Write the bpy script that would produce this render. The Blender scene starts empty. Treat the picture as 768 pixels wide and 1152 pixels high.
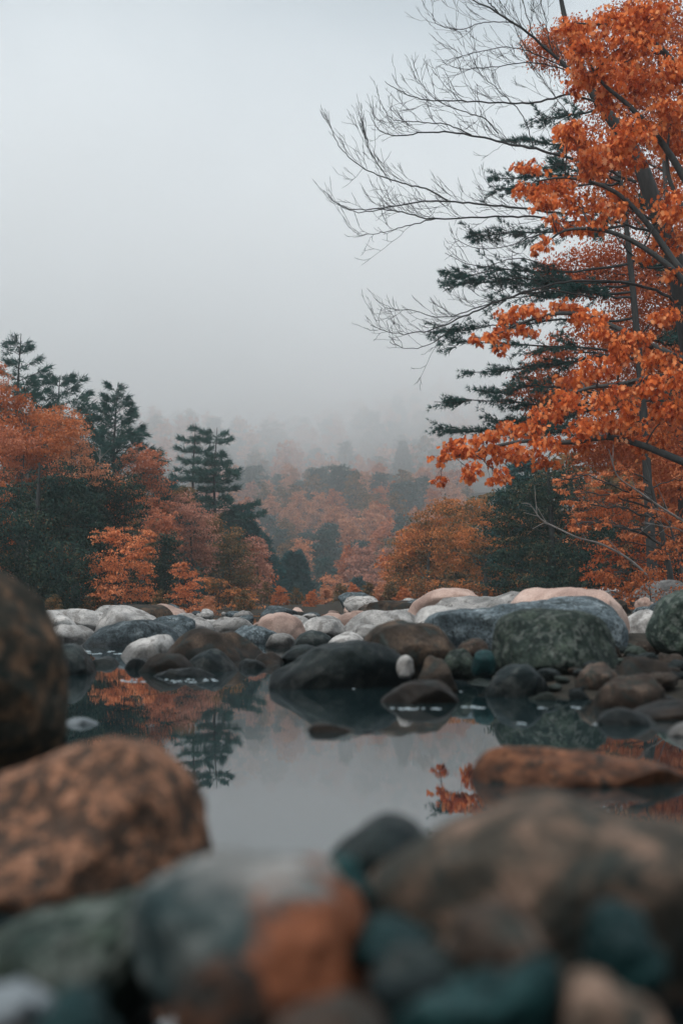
import bpy, math, random
import numpy as np

sc = bpy.context.scene
COL = sc.collection
# ------------------------------------------------------------------ camera
# lens standing 0.6 m above still water, looking level upstream (+Y), 50 mm on a full frame held upright
F, CX, HY, CZ = 1600.0, 384.0, 675.0, 0.6          # focal length in photo pixels, horizon row, eye height
cd = bpy.data.cameras.new('camera'); cam = bpy.data.objects.new('camera', cd); COL.objects.link(cam)
cam.location = (0, 0, CZ); cam.rotation_euler = (math.pi/2, 0, 0)
cd.sensor_fit = 'VERTICAL'; cd.sensor_height = 36; cd.sensor_width = 24
cd.lens = 50; cd.shift_y = (HY-576)/1152.0
cd.clip_start = 0.05; cd.clip_end = 6000
cd.dof.use_dof = True; cd.dof.focus_distance = 36; cd.dof.aperture_fstop = 1.8
sc.camera = cam
# ------------------------------------------------------------------ sky and sun
SUN_EL, SUN_AZ = 52.0, 215.0      # hidden sun, diffuse, behind cloud
w = bpy.data.worlds.new('World'); sc.world = w; w.use_nodes = True
nt = w.node_tree; N = nt.nodes; L = nt.links
bg = N['Background']
sky = N.new('ShaderNodeTexSky'); sky.sky_type = 'NISHITA'; sky.sun_disc = False
sky.sun_elevation = math.radians(SUN_EL); sky.sun_rotation = math.radians(SUN_AZ)
tc = N.new('ShaderNodeTexCoord'); sep = N.new('ShaderNodeSeparateXYZ'); L.new(tc.outputs['Generated'], sep.inputs[0])
ramp = N.new('ShaderNodeValToRGB'); L.new(sep.outputs['Z'], ramp.inputs[0])
els = ramp.color_ramp.elements                      # overcast cloud deck: brighter overhead than near the horizon
els[0].position = 0.0; els[0].color = (1.45, 1.49, 1.53, 1)
els[1].position = 1.0; els[1].color = (1.0, 1.12, 1.2, 1)
e = els.new(0.12); e.color = (0.92, 1.0, 1.05, 1)
e = els.new(0.62); e.color = (.80, .90, .96, 1)
e = els.new(0.40); e.color = (0.37, 0.43, 0.47, 1)
nz = N.new('ShaderNodeTexNoise'); nz.inputs['Scale'].default_value = 2.2; nz.inputs['Detail'].default_value = 4
mp = N.new('ShaderNodeMapping'); mp.inputs['Scale'].default_value = (1, 1, 3.0)
L.new(tc.outputs['Generated'], mp.inputs[0]); L.new(mp.outputs[0], nz.inputs[0])
mr = N.new('ShaderNodeMapRange'); L.new(nz.outputs[0], mr.inputs[0])
mr.inputs[1].default_value = .3; mr.inputs[2].default_value = .7; mr.inputs[3].default_value = 7.8; mr.inputs[4].default_value = 9.4
vm = N.new('ShaderNodeVectorMath'); vm.operation = 'SCALE'; L.new(ramp.outputs[0], vm.inputs[0]); L.new(mr.outputs[0], vm.inputs['Scale'])
mx = N.new('ShaderNodeMix'); mx.data_type = 'RGBA'; mx.inputs[0].default_value = 0.92
L.new(sky.outputs[0], mx.inputs[6]); L.new(vm.outputs[0], mx.inputs[7]); L.new(mx.outputs[2], bg.inputs[0])
bg.inputs[1].default_value = 0.105
sd = bpy.data.lights.new('sun', 'SUN'); sd.energy = 1.5; sd.angle = math.radians(22); sd.color = (1.0, 0.95, 0.9)
sun = bpy.data.objects.new('sun', sd); COL.objects.link(sun)
sun.rotation_euler = (math.radians(90-SUN_EL), 0, math.radians(180-SUN_AZ)+math.radians(0))
sc.view_settings.view_transform = 'Standard'; sc.view_settings.look = 'None'
sc.view_settings.exposure = 0.42; sc.view_settings.gamma = 1; sc.view_settings.use_curve_mapping = False
sc.render.engine = 'CYCLES'
cy = sc.cycles
cy.use_denoising = True; cy.max_bounces = 10; cy.diffuse_bounces = 3; cy.glossy_bounces = 3
cy.transmission_bounces = 4; cy.volume_bounces = 8; cy.transparent_max_bounces = 8
cy.volume_step_rate = 2.0; cy.volume_max_steps = 64
cy.caustics_reflective = False; cy.caustics_refractive = False

# ------------------------------------------------------------------ helpers
def at(px, py, Y):                       # the place at distance Y that the survey photo sees at (px, py)
    return np.array(((px-CX)*Y/F, Y, CZ-(py-HY)*Y/F))

def tag(o, label=None, cat=None, group=None, kind=None):
    if label: o['label'] = label
    if cat: o['category'] = cat
    if group: o['group'] = group
    if kind: o['kind'] = kind
    return o

def mesh_np(name, V, faces_idx, sizes, mat, smooth=False):
    me = bpy.data.meshes.new(name)
    V = np.ascontiguousarray(V, dtype=np.float32); faces_idx = np.ascontiguousarray(faces_idx, dtype=np.int32).ravel()
    sizes = np.ascontiguousarray(sizes, dtype=np.int32)
    me.vertices.add(len(V)); me.vertices.foreach_set('co', V.ravel())
    me.loops.add(len(faces_idx)); me.loops.foreach_set('vertex_index', faces_idx)
    me.polygons.add(len(sizes))
    st = np.zeros(len(sizes), dtype=np.int32); st[1:] = np.cumsum(sizes)[:-1]
    me.polygons.foreach_set('loop_start', st)
    me.polygons.foreach_set('loop_total', sizes)
    me.update(calc_edges=True)
    if smooth: me.polygons.foreach_set('use_smooth', np.ones(len(sizes), dtype=bool))
    if mat is not None:
        for m in (mat if isinstance(mat, (list, tuple)) else [mat]): me.materials.append(m)
    return me

def link(name, me, parent=None, loc=(0, 0, 0)):
    o = bpy.data.objects.new(name, me); COL.objects.link(o); o.location = loc
    if parent is not None: o.parent = parent
    return o

class Geo:
    def __init__(s): s.V = []; s.F = []; s.S = []; s.n = 0; s.M = []
    def add(s, V, F, size, m=0):
        V = np.asarray(V); F = np.asarray(F)
        s.V.append(V); s.F.append((F+s.n).ravel()); k = F.size//size; s.S.append(np.full(k, size)); s.M.append(np.full(k, m)); s.n += len(V)
    def tube(s, P, R, sides=5, m=0):
        P = np.asarray(P, float); R = np.asarray(R, float)
        T = np.gradient(P, axis=0); T /= np.linalg.norm(T, axis=1, keepdims=True)+1e-9
        ref = np.array((0.31, 0.22, 0.93)) if abs(T[:, 2]).mean() < .8 else np.array((1., 0.1, 0))
        A = np.cross(T, ref); A /= np.linalg.norm(A, axis=1, keepdims=True)+1e-9
        B = np.cross(T, A)
        a = np.linspace(0, 2*np.pi, sides, endpoint=False)
        V = P[:, None]+R[:, None, None]*(A[:, None]*np.cos(a)[None, :, None]+B[:, None]*np.sin(a)[None, :, None])
        n = len(P); i = np.arange(n-1)[:, None]*sides; j = np.arange(sides)[None]; k = (j+1) % sides
        Q = np.stack([i+j, i+k, i+sides+k, i+sides+j], -1)
        s.add(V.reshape(-1, 3), Q.reshape(-1, 4), 4, m)
    def mesh(s, name, mat, smooth=False):
        me = mesh_np(name, np.concatenate(s.V), np.concatenate(s.F), np.concatenate(s.S), mat, smooth)
        M = np.concatenate(s.M)
        if M.max() > 0: me.polygons.foreach_set('material_index', M.astype(np.int32))
        return me

def unit(v): return v/(np.linalg.norm(v, axis=-1, keepdims=True)+1e-9)

def spline(P, n):                       # Catmull-Rom through P, n samples
    P = np.asarray(P, float)
    if len(P) == 2: return P[0]+(P[1]-P[0])*np.linspace(0, 1, n)[:, None]
    Q = np.vstack([2*P[0]-P[1], P, 2*P[-1]-P[-2]])
    t = np.linspace(0, len(P)-1-1e-6, n); i = t.astype(int); f = (t-i)[:, None]
    a, b, c, d = Q[i], Q[i+1], Q[i+2], Q[i+3]
    return .5*((2*b)+(-a+c)*f+(2*a-5*b+4*c-d)*f**2+(-a+3*b-3*c+d)*f**3)

# leaf outlines (x across, y along, unit length)
DIAMOND = np.array([(0, 0), (.32, .45), (0, 1), (-.32, .45)])
OVAL = np.array([(0, 0), (.27, .28), (.25, .65), (0, 1), (-.25, .65), (-.27, .28)])
LOBED = np.array([(0, 0), (.30, .05), (.20, .25), (.52, .42), (.24, .52), (.33, .80), (.12, .72), (0, 1.05), (-.12, .72), (-.33, .80), (-.24, .52), (-.52, .42), (-.20, .25), (-.30, .05)])
NEEDLE = np.array([(-.5, 0), (.5, 0), (0, 1)])
def leaves(C, size, tipd, nrm, T, wid=1.0, droop=0.0):
    n = len(C); k = len(T)
    U = unit(tipd); W = unit(np.cross(U, nrm)); Nn = np.cross(W, U)
    s = np.broadcast_to(np.asarray(size, float), (n,))[:, None, None]
    x = (T[:, 0]*wid)[None, :, None]; y = T[:, 1][None, :, None]
    fold = np.abs(T[:, 0]*wid)[None, :, None]*0.45+(T[:, 1]**2*droop)[None, :, None]
    V = C[:, None]+s*(W[:, None]*x+U[:, None]*y-Nn[:, None]*fold)
    return V.reshape(-1, 3), np.arange(n*k).reshape(n, k)

def rand_unit(rng, n):
    v = rng.normal(size=(n, 3)); return unit(v)

# lattice value noise
_rs = np.random.RandomState(7); _tab = _rs.rand(4096)
def vnoise(P, seed=0):
    P = np.asarray(P, float)+seed*13.37; i = np.floor(P).astype(np.int64); f = P-i; f = f*f*(3-2*f)
    r = 0
    for dx in (0, 1):
        for dy in (0, 1):
            for dz in (0, 1):
                h = ((i[:, 0]+dx)*73856093 ^ (i[:, 1]+dy)*19349663 ^ (i[:, 2]+dz)*83492791) & 4095
                wgt = (f[:, 0] if dx else 1-f[:, 0])*(f[:, 1] if dy else 1-f[:, 1])*(f[:, 2] if dz else 1-f[:, 2])
                r = r+wgt*_tab[h]
    return r*2-1
def fbm(P, seed=0, o=4):
    a, r = 1., 0
    for k in range(o): r = r+a*vnoise(P*(2.03**k), seed+k*5); a *= .5
    return r

# ------------------------------------------------------------------ materials
def nmat(name):
    m = bpy.data.materials.new(name); m.use_nodes = True
    return m, m.node_tree.nodes, m.node_tree.links, m.node_tree.nodes['Principled BSDF']
def ramp_node(N, stops):
    r = N.new('ShaderNodeValToRGB'); e = r.color_ramp.elements
    e[0].position, e[0].color = stops[0][0], (*stops[0][1], 1)
    e[1].position, e[1].color = stops[-1][0], (*stops[-1][1], 1)
    for p, c in stops[1:-1]:
        x = e.new(p); x.color = (*c, 1)
    return r
def math_node(N, L, op, a, b=None, clamp=False):
    m = N.new('ShaderNodeMath'); m.operation = op; m.use_clamp = clamp
    for k, v in enumerate((a, b)):
        if v is None: continue
        if isinstance(v, (int, float)): m.inputs[k].default_value = v
        else: L.new(v, m.inputs[k])
    return m.outputs[0]
def noise_node(N, L, vec, scale, detail=4, rough=.55, dist=0):
    n = N.new('ShaderNodeTexNoise'); n.inputs['Scale'].default_value = scale; n.inputs['Detail'].default_value = detail
    n.inputs['Roughness'].default_value = rough; n.inputs['Distortion'].default_value = dist
    L.new(vec, n.inputs['Vector']); return n.outputs[0]

def rock_mat(name, stops, grain=(.55, 1.25), gscale=60, pscale=5, rough=.75, wetz=.05, wet=.4, skylit_cap=None, spots=None, spotscale=12, bump=.35, patch=None):
    m, N, L, b = nmat(name)
    tc = N.new('ShaderNodeTexCoord'); oi = N.new('ShaderNodeObjectInfo')
    off = N.new('ShaderNodeVectorMath'); off.operation = 'SCALE'; off.inputs[0].default_value = (37, 19, 53); L.new(oi.outputs['Random'], off.inputs['Scale'])
    ad = N.new('ShaderNodeVectorMath'); L.new(tc.outputs['Object'], ad.inputs[0]); L.new(off.outputs[0], ad.inputs[1])
    v = ad.outputs[0]
    n1 = noise_node(N, L, v, pscale, 6, .62, .3)
    st = math_node(N, L, 'MULTIPLY_ADD', n1, 2.1); st.node.inputs[2].default_value = -.55
    r = ramp_node(N, stops); L.new(st, r.inputs[0]); col = r.outputs[0]
    if spots:                                        # lichen and iron stain blotches
        n3 = noise_node(N, L, v, spotscale, 5, .6, .6)
        k = N.new('ShaderNodeMapRange'); k.inputs[1].default_value = .52; k.inputs[2].default_value = .60; L.new(n3, k.inputs[0])
        mm = N.new('ShaderNodeMix'); mm.data_type = 'RGBA'; L.new(k.outputs[0], mm.inputs[0]); L.new(col, mm.inputs[6]); mm.inputs[7].default_value = (*spots, 1); col = mm.outputs[2]
    if skylit_cap:  # sky light on the top, painted into the colour by height
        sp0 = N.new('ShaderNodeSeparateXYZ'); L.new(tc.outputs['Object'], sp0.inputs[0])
        k = N.new('ShaderNodeMapRange'); k.inputs[1].default_value = skylit_cap[1]-.028; k.inputs[2].default_value = skylit_cap[1]+.028; L.new(math_node(N, L, 'ADD', sp0.outputs['Z'], math_node(N, L, 'MULTIPLY', n1, .13)), k.inputs[0])
        mm = N.new('ShaderNodeMix'); mm.data_type = 'RGBA'; L.new(k.outputs[0], mm.inputs[0]); L.new(col, mm.inputs[6]); mm.inputs[7].default_value = (*skylit_cap[0], 1); col = mm.outputs[2]
    if patch:
        pc, (x0_, x1_), (z0_, z1_) = patch
        s1 = N.new('ShaderNodeSeparateXYZ'); L.new(tc.outputs['Object'], s1.inputs[0])
        na = math_node(N, L, 'MULTIPLY', noise_node(N, L, tc.outputs['Object'], 16, 6, .7), .22)
        nb = math_node(N, L, 'MULTIPLY', noise_node(N, L, tc.outputs['Object'], 21, 6, .7), .22)
        xx = math_node(N, L, 'ADD', s1.outputs['X'], math_node(N, L, 'ADD', na, -.11)); zz_ = math_node(N, L, 'ADD', s1.outputs['Z'], math_node(N, L, 'ADD', nb, -.11))
        fs = []
        for v_, lo, hi in ((xx, x0_, x1_), (zz_, z0_, z1_)):
            for a_, sg in ((lo, 1), (hi, -1)):
                kk = N.new('ShaderNodeMapRange'); kk.interpolation_type = 'SMOOTHSTEP'; kk.inputs[1].default_value = a_-.022*sg; kk.inputs[2].default_value = a_+.022*sg; L.new(v_, kk.inputs[0]); fs.append(kk.outputs[0])
        f_ = math_node(N, L, 'MULTIPLY', math_node(N, L, 'MULTIPLY', fs[0], fs[1]), math_node(N, L, 'MULTIPLY', fs[2], fs[3]))
        mm = N.new('ShaderNodeMix'); mm.data_type = 'RGBA'; L.new(f_, mm.inputs[0]); L.new(col, mm.inputs[6]); mm.inputs[7].default_value = (*pc, 1); col = mm.outputs[2]
    n2 = noise_node(N, L, v, gscale, 3, .7)
    g = N.new('ShaderNodeMapRange'); g.inputs[1].default_value = .32; g.inputs[2].default_value = .68; g.inputs[3].default_value = grain[0]; g.inputs[4].default_value = grain[1]; L.new(n2, g.inputs[0])
    mu = N.new('ShaderNodeVectorMath'); mu.operation = 'SCALE'; L.new(col, mu.inputs[0]); L.new(g.outputs[0], mu.inputs['Scale']); col = mu.outputs[0]
    jr = N.new('ShaderNodeMapRange'); jr.inputs[3].default_value = .68; jr.inputs[4].default_value = 1.25; L.new(oi.outputs['Random'], jr.inputs[0])
    mj = N.new('ShaderNodeVectorMath'); mj.operation = 'SCALE'; L.new(col, mj.inputs[0]); L.new(jr.outputs[0], mj.inputs['Scale']); col = mj.outputs[0]
    # the band the river keeps wet
    geo = N.new('ShaderNodeNewGeometry'); sp = N.new('ShaderNodeSeparateXYZ'); L.new(geo.outputs['Position'], sp.inputs[0])
    zz = math_node(N, L, 'ADD', sp.outputs['Z'], math_node(N, L, 'MULTIPLY', n1, -.12))
    wf = N.new('ShaderNodeMapRange'); wf.inputs[1].default_value = wetz-.06; wf.inputs[2].default_value = wetz+.03; wf.inputs[3].default_value = wet; wf.inputs[4].default_value = 1.0; L.new(zz, wf.inputs[0])
    mu2 = N.new('ShaderNodeVectorMath'); mu2.operation = 'SCALE'; L.new(col, mu2.inputs[0]); L.new(wf.outputs[0], mu2.inputs['Scale']); col = mu2.outputs[0]
    L.new(col, b.inputs['Base Color'])
    rr = N.new('ShaderNodeMapRange'); rr.inputs[1].default_value = wet; rr.inputs[2].default_value = 1; rr.inputs[3].default_value = .5; rr.inputs[4].default_value = rough; L.new(wf.outputs[0], rr.inputs[0]); L.new(rr.outputs[0], b.inputs['Roughness'])
    b.inputs['Specular IOR Level'].default_value = .09
    bp = N.new('ShaderNodeBump'); bp.inputs['Strength'].default_value = bump; bp.inputs['Distance'].default_value = .02
    hsum = math_node(N, L, 'ADD', n1, math_node(N, L, 'MULTIPLY', n2, .35)); L.new(hsum, bp.inputs['Height']); L.new(bp.outputs[0], b.inputs['Normal'])
    return m

def leaf_mat(name, stops, nscale=.6, trans=.35, isl=.45):
    m, N, L, b = nmat(name)
    tc = N.new('ShaderNodeTexCoord'); geo = N.new('ShaderNodeNewGeometry')
    n1 = noise_node(N, L, tc.outputs['Object'], nscale, 3, .6)
    k = N.new('ShaderNodeMapRange'); k.inputs[1].default_value = .3; k.inputs[2].default_value = .7; L.new(n1, k.inputs[0])
    f = math_node(N, L, 'ADD', math_node(N, L, 'MULTIPLY', k.outputs[0], 1-isl), math_node(N, L, 'MULTIPLY', geo.outputs['Random Per Island'], isl))
    r = ramp_node(N, stops); L.new(f, r.inputs[0])
    L.new(r.outputs[0], b.inputs['Base Color']); b.inputs['Roughness'].default_value = .7; b.inputs['Specular IOR Level'].default_value = .08
    t = N.new('ShaderNodeBsdfTranslucent'); L.new(r.outputs[0], t.inputs[0])
    ms = N.new('ShaderNodeMixShader'); ms.inputs[0].default_value = trans
    L.new(b.outputs[0], ms.inputs[1]); L.new(t.outputs[0], ms.inputs[2]); L.new(ms.outputs[0], N['Material Output'].inputs[0])
    return m
def bark_mat(name, c1, c2, scale=9):
    m, N, L, b = nmat(name)
    tc = N.new('ShaderNodeTexCoord'); mp = N.new('ShaderNodeMapping'); mp.inputs['Scale'].default_value = (1, 1, .25); L.new(tc.outputs['Object'], mp.inputs[0])
    n = noise_node(N, L, mp.outputs[0], scale, 6, .7); r = ramp_node(N, [(.3, c1), (.7, c2)]); L.new(n, r.inputs[0]); L.new(r.outputs[0], b.inputs['Base Color'])
    b.inputs['Roughness'].default_value = .9
    bp = N.new('ShaderNodeBump'); bp.inputs['Strength'].default_value = .6; bp.inputs['Distance'].default_value = .03; L.new(n, bp.inputs['Height']); L.new(bp.outputs[0], b.inputs['Normal'])
    return m

R_PALE = rock_mat('pale_granite', [(0, (.10, .10, .097)), (.35, (.24, .232, .222)), (.7, (.39, .37, .35)), (1, (.52, .49, .46))], (.7, 1.2), 40, 2.2, .85, .06, .3, bump=.5, spots=(.17, .16, .15), spotscale=5)
R_PINK = rock_mat('pink_granite', [(0, (0.1836, 0.1227, 0.1032)), (0.5, (0.3213, 0.2237, 0.1858)), (1, (0.4437, 0.3319, 0.2821))], (.75, 1.2), 50, 2.2, .85, .03, .4)
R_RUSTY = rock_mat('rusty_dark_stone', [(0, (.01, .012, .012)), (.5, (.05, .027, .018)), (1, (.22, .085, .042))], (.7, 1.3), 60, 12, .7, -.2, .5, spots=(.012, .02, .02), spotscale=20)
R_GREY = rock_mat('speckled_grey_granite', [(0, (.02, .028, .031)), (.5, (.062, .078, .086)), (1, (.21, .24, .25))], (.35, 1.7), 34, 4, .8, .03, .4, bump=.8, spots=(.028, .036, .038), spotscale=7)
R_DARK = rock_mat('dark_wet_stone', [(0, (0.0022, 0.0052, 0.006)), (0.5, (0.0072, 0.0124, 0.0131)), (1, (0.0252, 0.0324, 0.0302))], (.6, 1.4), 50, 4, .55, .08, .5, bump=.7, spots=(.035, .04, .038), spotscale=9)
R_BROWN = rock_mat('brown_river_stone', [(0, (0.0076, 0.0073, 0.0064)), (0.45, (0.027, 0.0207, 0.0162)), (1, (0.0918, 0.0622, 0.0441))], (.6, 1.35), 55, 3.5, .75, .07, .4, spots=(.022, .026, .024), spotscale=5)
R_MOTTLE = rock_mat('dark_mottled_stone', [(0, (0.007, 0.0123, 0.0111)), (0.5, (0.0199, 0.0292, 0.0244)), (1, (0.0617, 0.079, 0.0611))], (.45, 1.7), 40, 9, .8, .05, .4, bump=.6, spots=(.075, .085, .075), spotscale=16)
R_TAN = rock_mat('tan_cobble', [(0, (0.015, 0.0123, 0.0106)), (0.5, (0.048, 0.0354, 0.0282)), (1, (0.144, 0.1011, 0.0771))], (.7, 1.25), 60, 9, .75, .02, .45, spots=(.03, .032, .028), spotscale=17)
R_TEAL = rock_mat('blue_green_stone', [(0, (0.0025, 0.0097, 0.0098)), (0.5, (0.0059, 0.0225, 0.0236)), (1, (0.0212, 0.0636, 0.0623))], (.7, 1.3), 50, 9, .5, .02, .5)
R_WHITE = rock_mat('white_quartz_stone', [(0, (0.08, 0.0935, 0.1012)), (0.5, (0.176, 0.1955, 0.2068)), (1, (0.336, 0.357, 0.3696))], (.8, 1.15), 50, 6, .6, -.1, .6)

BARK = bark_mat('grey_brown_bark', (.022, .026, .026), (.075, .078, .075))
BARKD = bark_mat('dark_bark', (.012, .015, .016), (.04, .04, .038))
DEADW = bark_mat('bleached_dead_wood', (.14, .125, .115), (.30, .28, .26))

# ------------------------------------------------------------------ ground and water
def smooth(a, b, x): t = np.clip((x-a)/(b-a), 0, 1); return t*t*(3-2*t)
def ground_h(x, y):
    x = np.asarray(x, float); y = np.asarray(y, float)
    z = np.full(np.broadcast(x, y).shape, -.28)
    z = z+smooth(2.5, 1.15, y)*.42+smooth(1.0, -6, y)*.9                      # cobble bar under the camera
    bar = smooth(.15, 1.1, x-(.55-.02*y))*smooth(7.4, 9.2, y+.12*x)            # gravel bar on the right
    z = z+bar*.34
    z = z+smooth(10.5, 20, y)*.22+smooth(20, 50, y)*.06+smooth(62, 100, y)*.35                        # boulder bar across the river
    xl = -1.5-y*.17; xr = 3.0+y*.055
    z = z+smooth(0, 14, xl-x)*1.0*smooth(4, 25, y)+smooth(0, 12, x-xr)*1.1*smooth(4, 25, y)
    side = np.clip(-(x+60+y*.02), 0, None)+np.clip(x-55-y*.02, 0, None)
    z = z+side*.32*smooth(0, 60, y+30)*np.exp(-side/120)
    z = z+np.clip(y-175, 0, 400)*.165+smooth(120, 200, y)*1.0
    z = z+np.clip(np.abs(x-8)-35, 0, 260)*.08*smooth(180, 420, y)*(1-smooth(150, 400, np.abs(x)))
    z = z+16*np.exp(-((x-34)/45)**2)*smooth(260, 480, y)
    P = np.stack(np.broadcast_arrays(x*.012, y*.012, 0*x+.3), -1).reshape(-1, 3)
    z = z+(fbm(P, 3).reshape(z.shape))*9*smooth(170, 330, y)
    P = np.stack(np.broadcast_arrays(x*1.1, y*1.1, 0*x), -1).reshape(-1, 3)
    z = z+vnoise(P, 9).reshape(z.shape)*.035
    return z
def gh(x, y): return float(ground_h(np.array([x]), np.array([y]))[0])
u = np.linspace(-1, 1, 261); gx = 2.0*np.sinh(u*7.45)
v = np.linspace(0, 1, 380); gy = -14+np.concatenate([[-900, -200, -60], 1.2*np.sinh(v*7.75)+0*v])
gy = np.unique(np.concatenate([[-900, -200, -60, -25], np.linspace(-12, 18, 150), 18+2.2*(np.sinh(np.linspace(0, 1, 220)**1*7.0)-0)[1:]]))
X, Y = np.meshgrid(gx, gy); Z = ground_h(X, Y)
V = np.stack([X, Y, Z], -1).reshape(-1, 3); nx, ny = len(gx), len(gy)
i = (np.arange(ny-1)[:, None]*nx+np.arange(nx-1)[None]).ravel()
gm, N, L, b = nmat('gravel_and_leaf_litter')
tc = N.new('ShaderNodeTexCoord')
n1 = noise_node(N, L, tc.outputs['Object'], 1.3, 8, .65); n2 = noise_node(N, L, tc.outputs['Object'], 14, 6, .7)
r1 = ramp_node(N, [(.3, (.012, .014, .012)), (.5, (.035, .032, .027)), (.7, (.085, .06, .042))]); L.new(math_node(N, L, 'ADD', math_node(N, L, 'MULTIPLY', n1, .4), math_node(N, L, 'MULTIPLY', n2, .6)), r1.inputs[0])
L.new(r1.outputs[0], b.inputs['Base Color']); b.inputs['Roughness'].default_value = 1; b.inputs['Specular IOR Level'].default_value = .05
bp = N.new('ShaderNodeBump'); bp.inputs['Strength'].default_value = .8; bp.inputs['Distance'].default_value = .03; L.new(n2, bp.inputs['Height']); L.new(bp.outputs[0], b.inputs['Normal'])
g = link('ground', mesh_np('ground', V, np.stack([i, i+1, i+nx+1, i+nx], -1), np.full(len(i), 4), gm, True)); tag(g, kind='structure')

wm, N, L, b = nmat('still_river_water')
b.inputs['Base Color'].default_value = (.008, .018, .020, 1); b.inputs['Roughness'].default_value = .012
b.inputs['IOR'].default_value = 1.85
tc = N.new('ShaderNodeTexCoord'); mp = N.new('ShaderNodeMapping'); mp.inputs['Scale'].default_value = (1, .45, 1); L.new(tc.outputs['Object'], mp.inputs[0])
n1 = noise_node(N, L, mp.outputs[0], 9, 3, .5); n2 = noise_node(N, L, mp.outputs[0], 1.4, 2, .5)
n3 = noise_node(N, L, mp.outputs[0], .5, 2, .5)
k = N.new('ShaderNodeMapRange'); k.inputs[1].default_value = .42; k.inputs[2].default_value = .62; k.inputs[3].default_value = .15; k.inputs[4].default_value = 1; L.new(n3, k.inputs[0])
bp = N.new('ShaderNodeBump'); bp.inputs['Strength'].default_value = 1; bp.inputs['Distance'].default_value = .0009
hh = math_node(N, L, 'ADD', math_node(N, L, 'MULTIPLY', n1, math_node(N, L, 'MULTIPLY', k.outputs[0], .55)), math_node(N, L, 'MULTIPLY', n2, 1.6))
L.new(hh, bp.inputs['Height']); L.new(bp.outputs[0], b.inputs['Normal'])
WV = np.array([(-30, -2, 0), (30, -2, 0), (30, 75, 0), (-30, 75, 0)], float)
wo = link('river_water', mesh_np('river_water', WV, [0, 1, 2, 3], [4], wm)); tag(wo, kind='structure')

# ------------------------------------------------------------------ rocks
def ico(level):
    me = bpy.data.meshes.new('t'); import bmesh
    bm = bmesh.new(); bmesh.ops.create_icosphere(bm, subdivisions=level, radius=1); bm.to_mesh(me); bm.free()
    V = np.zeros(len(me.vertices)*3); me.vertices.foreach_get('co', V)
    Fc = np.zeros(len(me.loops), dtype=np.int32); me.loops.foreach_get('vertex_index', Fc)
    bpy.data.meshes.remove(me); return V.reshape(-1, 3), Fc
ICO = {k: ico(k) for k in (3, 4, 5, 6)}
occupied = []
_seed = [100]
def boulder(label, pts, D, thick, mat, level=5, rough=.05, base=None, group=None, name='boulder', cat='boulder', lump=2.2, setz=None, facet=6):
    """pts: visible upper outline, left to right, at survey distance D; base: row of its foot (may be under water)."""
    _seed[0] += 1; sd = _seed[0]
    P = [at(px, py, D) for px, py in pts]
    xs = np.array([p[0] for p in P]); zs = np.array([p[2] for p in P])
    w_ = xs.max()-xs.min()
    zb = at(0, base, D)[2] if base is not None else -.12
    zb = min(zb, zs.min()-.15*w_)
    cx_, cz_ = (xs.max()+xs.min())/2, max((zs.max()+zb)/2, zb+.02)
    cz_ = min(cz_, zs.max()-.25*(zs.max()-zb))
    poly = [(x, z) for x, z in zip(xs, zs)]
    wl, wr = xs[0], xs[-1]
    poly += [(wr-.04*w_, (zs[-1]+zb)/2-.02*w_), (cx_+.30*w_, zb), (cx_, zb-.04*w_), (cx_-.30*w_, zb), (wl+.04*w_, (zs[0]+zb)/2-.02*w_)]
    poly = np.array(poly); cl = np.vstack([poly[-2:], poly, poly[:3]])
    S = spline(np.c_[cl, 0*cl[:, 0]], 400)[:, :2]
    th = np.arctan2(S[:, 1]-cz_, S[:, 0]-cx_); rr = np.hypot(S[:, 0]-cx_, S[:, 1]-cz_)
    bins = np.linspace(-np.pi, np.pi, 97); rb = np.full(96, np.nan)
    idx = np.clip(np.digitize(th, bins)-1, 0, 95)
    for q in range(96):
        if (idx == q).any(): rb[q] = rr[idx == q].max()
    okk = ~np.isnan(rb); cc = (bins[:-1]+bins[1:])/2
    rb = np.interp(cc, cc[okk], rb[okk], period=2*np.pi)
    rb = (np.roll(rb, 1)+2*rb+np.roll(rb, -1))/4
    V, Fc = ICO[level]
    tt = np.arctan2(V[:, 2], V[:, 0]); rho = np.hypot(V[:, 0], V[:, 2])
    r = np.interp(tt, cc, rb, period=2*np.pi)
    rho2 = rho**.85
    ry = thick
    yy = np.sign(V[:, 1])*np.abs(V[:, 1])**.9*ry
    W = np.c_[rho2*r*np.cos(tt), yy, rho2*r*np.sin(tt)]
    # sideways shift with depth so that no two flanks are alike
    W[:, 0] += .16*w_*vnoise(np.c_[W[:, 1]/max(ry, .01)*.9, 0*yy, 0*yy], sd)*(np.abs(V[:, 1]))
    sz = max(w_, .05)
    if facet:
        hx, hz = max(w_/2, .01), max((zs.max()-zb)/2, .01)
        for _c in range(facet):
            dn = rand_unit(np.random.default_rng(sd*31+_c), 1)[0]; dn[1] = -abs(dn[1])*1.4-.25; dn = unit(dn)
            ext = np.linalg.norm(dn*np.array([hx, ry, hz])); lim = ext*np.random.RandomState(sd+_c).uniform(.66, .86)
            ex = np.clip(W@dn-lim, 0, None); W = W-dn*(ex*.75)[:, None]
    nn = unit(W/np.array([max(w_/2, .01), max(ry, .01), max((zs.max()-zb)/2, .01)]))
    d = fbm(W/sz*lump, sd, 4)*rough*sz+np.abs(fbm(W/sz*lump*.8, sd+50, 3))*rough*.5*sz
    W = W+nn*d[:, None]
    if setz: pass
    me = mesh_np(name, W, Fc, np.full(len(Fc)//3, 3), mat, True)
    o = link(name, me, None, (cx_, D, cz_)); tag(o, label, cat, group)
    occupied.append((cx_, D, max(w_/2, ry)))
    return o

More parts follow.
